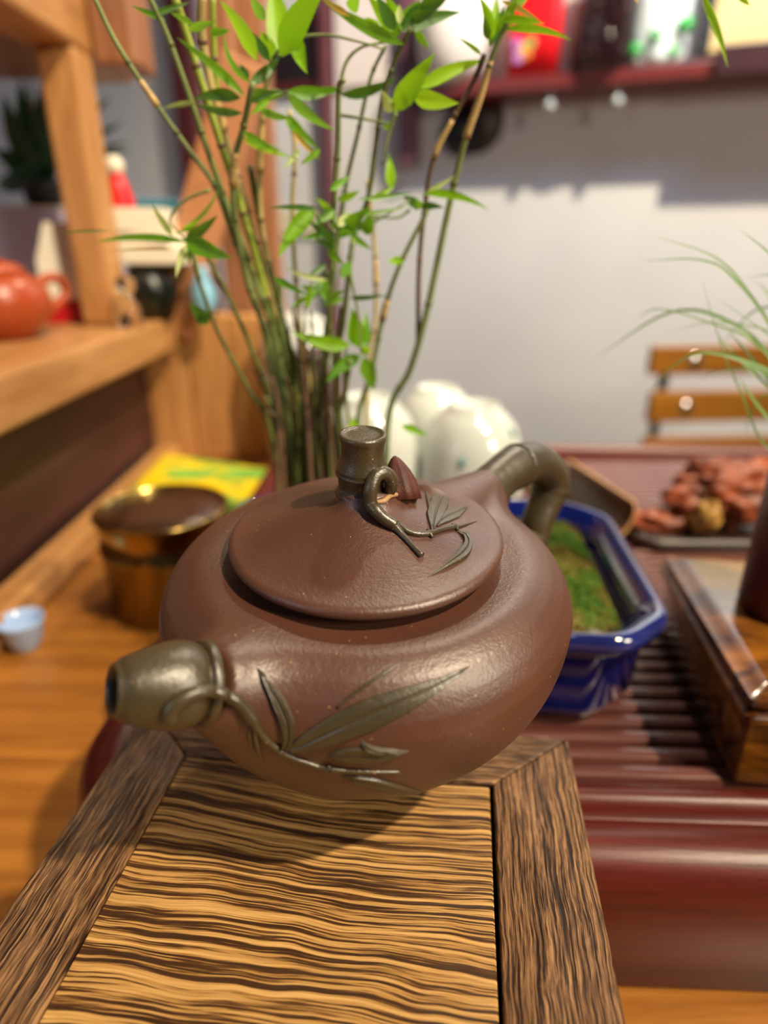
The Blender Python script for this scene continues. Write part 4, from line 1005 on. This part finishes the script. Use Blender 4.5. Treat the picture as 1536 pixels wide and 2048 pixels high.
def leaf(b, t, w, tone='g', Y=None, bend=0.0, dy=None, curl=None):
    Y = Y if Y is not None else .238 + random.uniform(-.006, .010)
    dy = random.uniform(-.012, .010) if dy is None else dy
    P0 = aty(b[0], b[1], Y); P2 = aty(t[0], t[1], Y + dy); L = (P2 - P0).length
    d = Vector((t[0] - b[0], t[1] - b[1])); nn = Vector((-d.y, d.x)).normalized() * bend * d.length
    P1 = aty((b[0] + t[0]) / 2 + nn.x, (b[1] + t[1]) / 2 + nn.y, Y + dy / 2 - .05 * L)
    n = 9; V = []; F = []; wd_ = w / FPX * ((P0 - EYE).length / ray(*b).length) * 1.14
    roll = random.uniform(-.5, .5) if curl is None else curl; fold = random.uniform(.12, .45)
    for i in range(n):
        s = i / (n - 1); p_ = P0 * (1 - s) ** 2 + P1 * 2 * s * (1 - s) + P2 * s * s; tg = ((P1 - P0) * (1 - s) + (P2 - P1) * s).normalized()
        view = (EYE - p_).normalized(); sd_ = tg.cross(view).normalized(); nm = sd_.cross(tg)
        ang = roll * (s - .4); sd2 = sd_ * cos(ang) + nm * sin(ang); nm2 = sd2.cross(tg)
        h_ = wd_ / 2 * (np.interp(s, [0, .06, .2, .4, .65, .85, 1], [.12, .42, .95, .95, .66, .30, .01]))
        V += [p_ - sd2 * h_ + nm2 * h_ * fold, p_ - sd2 * h_ * .5 + nm2 * h_ * fold * .35, p_, p_ + sd2 * h_ * .5 + nm2 * h_ * fold * .35, p_ + sd2 * h_ + nm2 * h_ * fold]
    for i in range(n - 1):
        for k in range(4): F.append((i * 5 + k, i * 5 + k + 1, i * 5 + 6 + k, i * 5 + 5 + k))
    return obj('leaf', (V, F), M_leaf[tone], bam, world=True)
LV = [
 ((562, 112), (542, -40), 46, 'b', .05), ((562, 112), (660, -40), 46, 'b', -.12), ((590, 78), (615, 148), 28, 'b', .05), ((545, 118), (522, 62), 30, 'b', 0), ((540, 122), (500, 60), 18, 'd', 0),
 ((512, 120), (438, 0), 27, 'b', .12), ((500, 165), (448, 66), 11, 'g', -.25), ((488, 192), (352, 74), 17, 'g', .06), ((480, 196), (385, 200), 22, 'd', .18), ((484, 226), (388, 206), 15, 'd', -.12), ((392, 206), (322, 218), 9, 'p', .08),
 ((500, 168), (560, 112), 20, 'd', .1), ((496, 162), (480, 128), 16, 'd', 0), ((500, 178), (572, 182), 12, 'g', .15), ((500, 200), (562, 184), 14, 'd', -.12), ((576, 182), (680, 172), 22, 'g', .16), ((574, 186), (672, 262), 20, 'g', .12),
 ((500, 205), (575, 190), 9, 'g', 0), ((486, 262), (565, 302), 14, 'g', .12), ((484, 276), (592, 316), 11, 'b', .08), ((520, 220), (590, 238), 14, 'g', .1), ((576, 228), (642, 300), 18, 'g', .14), ((570, 232), (612, 296), 12, 'b', 0), ((585, 262), (642, 320), 10, 'y', .05),
 ((806, 88), (645, 0), 22, 'g', -.06), ((700, 32), (640, -6), 10, 'y', 0), ((792, 62), (736, -6), 30, 'b', .05), ((790, 60), (752, -10), 24, 'd', 0), ((800, 52), (880, -4), 34, 'd', .08), ((802, 62), (925, 24), 24, 'd', -.1),
 ((806, 50), (842, 0), 26, 'g', 0), ((800, 48), (798, 8), 16, 'p', 0), ((800, 72), (770, 30), 18, 'g', 0), ((806, 62), (818, 30), 22, 'b', 0), ((795, 40), (770, -10), 20, 'b', 0), ((820, 40), (870, 22), 20, 'd', 0),
 ((684, 190), (796, 154), 19, 'd', .14), ((680, 180), (590, 176), 10, 'g', -.1), ((788, 222), (870, 106), 38, 'b', -.02), ((836, 178), (976, 120), 24, 'b', -.12), ((826, 190), (918, 206), 30, 'b', .1), ((800, 200), (850, 150), 24, 'g', 0), ((784, 224), (764, 180), 20, 'p', 0),
 ((770, 244), (780, 262), 16, 'g', 0), ((982, 78), (958, -6), 20, 'b', .15), ((986, 74), (994, -8), 18, 'b', 0), ((1000, 70), (1034, -6), 22, 'g', 0), ((978, 92), (1010, 10), 18, 'd', 0), ((976, 78), (968, 30), 14, 'd', 0), ((1010, 58), (1146, 82), 13, 'b', -.16), ((1000, 40), (1090, 48), 14, 'b', -.1),
 ((1004, 2), (1082, 44), 10, 'y', -.05), ((962, 108), (918, 76), 7, 'g', .05), ((1404, -12), (1456, 136), 13, 'b', -.06), ((1476, -12), (1500, 12), 10, 'b', 0), ((1268, -14), (1276, 8), 8, 'y', 0),
 ((783, 378), (778, 306), 20, 'b', 0), ((848, 388), (978, 420), 14, 'b', -.18), ((852, 386), (912, 350), 9, 'p', .04), ((842, 414), (806, 392), 18, 'd', 0), ((842, 412), (888, 416), 13, 'd', -.1), ((840, 418), (830, 396), 18, 'g', 0), ((716, 398), (830, 384), 7, 'g', .04),
 ((690, 430), (822, 412), 7, 'g', .05), ((628, 416), (556, 516), 30, 'b', .1), ((634, 418), (536, 416), 10, 'd', .06), ((672, 440), (630, 394), 15, 'b', .1), ((676, 452), (700, 424), 16, 'p', 0), ((680, 470), (742, 414), 26, 'g', -.06), ((676, 478), (768, 430), 12, 'd', -.05),
 ((734, 470), (738, 424), 24, 'g', 0), ((672, 482), (616, 440), 16, 'd', -.06), ((670, 498), (622, 474), 10, 'd', 0), ((668, 500), (628, 428), 12, 'd', .05), ((684, 556), (704, 516), 20, 'g', 0), ((655, 560), (568, 534), 9, 'p', -.1), ((548, 554), (618, 590), 12, 'g', .06), ((618, 600), (640, 560), 14, 'g', 0),
 ((646, 560), (650, 604), 20, 'g', 0), ((614, 618), (622, 560), 10, 'b', 0), ((792, 530), (792, 512), 30, 'b', 0), ((700, 596), (772, 590), 9, 'd', .05), ((688, 596), (640, 612), 10, 'g', 0),
 ((716, 694), (704, 616), 34, 'b', .03), ((728, 694), (732, 624), 22, 'g', 0), ((700, 690), (584, 664), 26, 'b', -.12), ((722, 712), (652, 766), 24, 'g', .16), ((726, 716), (748, 782), 30, 'g', -.06), ((722, 700), (742, 700), 20, 'b', 0),
 ((712, 868), (706, 834), 24, 'b', 0), ((804, 852), (856, 872), 15, 'b', -.05),
 ((372, 484), (188, 486), 13, 'g', .12), ((372, 482), (464, 516), 32, 'g', .02), ((370, 482), (436, 430), 20, 'd', .05), ((345, 472), (302, 408), 13, 'p', 0), ((350, 470), (440, 372), 8, 'g', .2), ((372, 490), (352, 556), 14, 'p', .05), ((374, 486), (378, 528), 14, 'g', 0), ((366, 462), (400, 440), 10, 'b', 0), ((220, 462), (112, 466), 4, 'd', .03), ((345, 500), (206, 504), 4, 'y', .05),
 ((414, 648), (378, 606), 26, 'd', .1), ((392, 640), (430, 622), 14, 'd', 0), ((330, 40), (260, 10), 10, 'g', 0), ((300, 30), (380, 4), 10, 'd', 0), ((376, 60), (432, 42), 14, 'g', 0), ((420, 66), (462, 60), 14, 'g', 0), ((386, 48), (340, 24), 10, 'g', 0),
]
LV += [((560, 240), (520, 215), 12, 'g', .1), ((640, 300), (600, 330), 12, 'g', 0), ((600, 300), (566, 340), 10, 'p', 0), ((540, 200), (500, 232), 12, 'b', .1), ((660, 380), (700, 352), 14, 'g', 0),
 ((676, 400), (720, 380), 14, 'b', .1), ((668, 420), (628, 450), 16, 'g', 0), ((650, 470), (600, 480), 12, 'g', .1), ((655, 500), (690, 530), 14, 'g', 0), ((652, 530), (612, 556), 12, 'd', 0), ((640, 590), (600, 570), 14, 'g', 0),
 ((650, 600), (690, 580), 14, 'd', 0), ((664, 450), (720, 470), 14, 'g', -.1), ((700, 470), (745, 500), 12, 'g', 0), ((740, 400), (790, 372), 12, 'b', .05), ((616, 590), (580, 620), 10, 'g', 0), ((530, 40), (500, -8), 20, 'g', 0), ((700, 20), (720, -12), 24, 'g', 0),
 ((830, 60), (860, 100), 14, 'g', 0), ((760, 60), (730, 34), 16, 'b', 0), ((840, 20), (900, -10), 26, 'd', 0), ((1020, 20), (1060, -10), 16, 'g', 0)]
for l in LV: leaf(l[0], l[1], l[2], l[3], None, l[4])
# fine side twigs
def twig(pts, Y, r=.0005, mat='g'):
    obj('twig', tube(catmull([aty(x, y, Y) for x, y in pts], 6), [r * 1.2, r * .6], 6), M_stem[mat], bam, world=True)
twig([(545, 118), (580, 80), (650, 70), (720, 84), (766, 98)], .24); twig([(680, 190), (690, 130), (720, 96), (770, 84)], .242, .0006)
twig([(500, 200), (540, 182), (575, 182)], .24); twig([(680, 470), (735, 452), (820, 400)], .245); twig([(678, 230), (730, 238), (790, 250)], .243)
twig([(792, 225), (780, 260), (764, 330)], .24, .0007); twig([(400, 560), (385, 500), (366, 476)], .243, .0006); twig([(420, 380), (372, 400), (340, 440), (372, 480)], .243)
twig([(706, 480), (700, 540), (715, 620), (722, 705)], .24, .0007); twig([(672, 470), (640, 430), (600, 412)], .24); twig([(820, 420), (790, 436), (720, 428)], .25)

twig([(1010, 30), (1090, -120), (1250, -190), (1360, -120), (1404, -14)], .24, .0006); twig([(1360, -120), (1440, -80), (1478, -14)], .24)
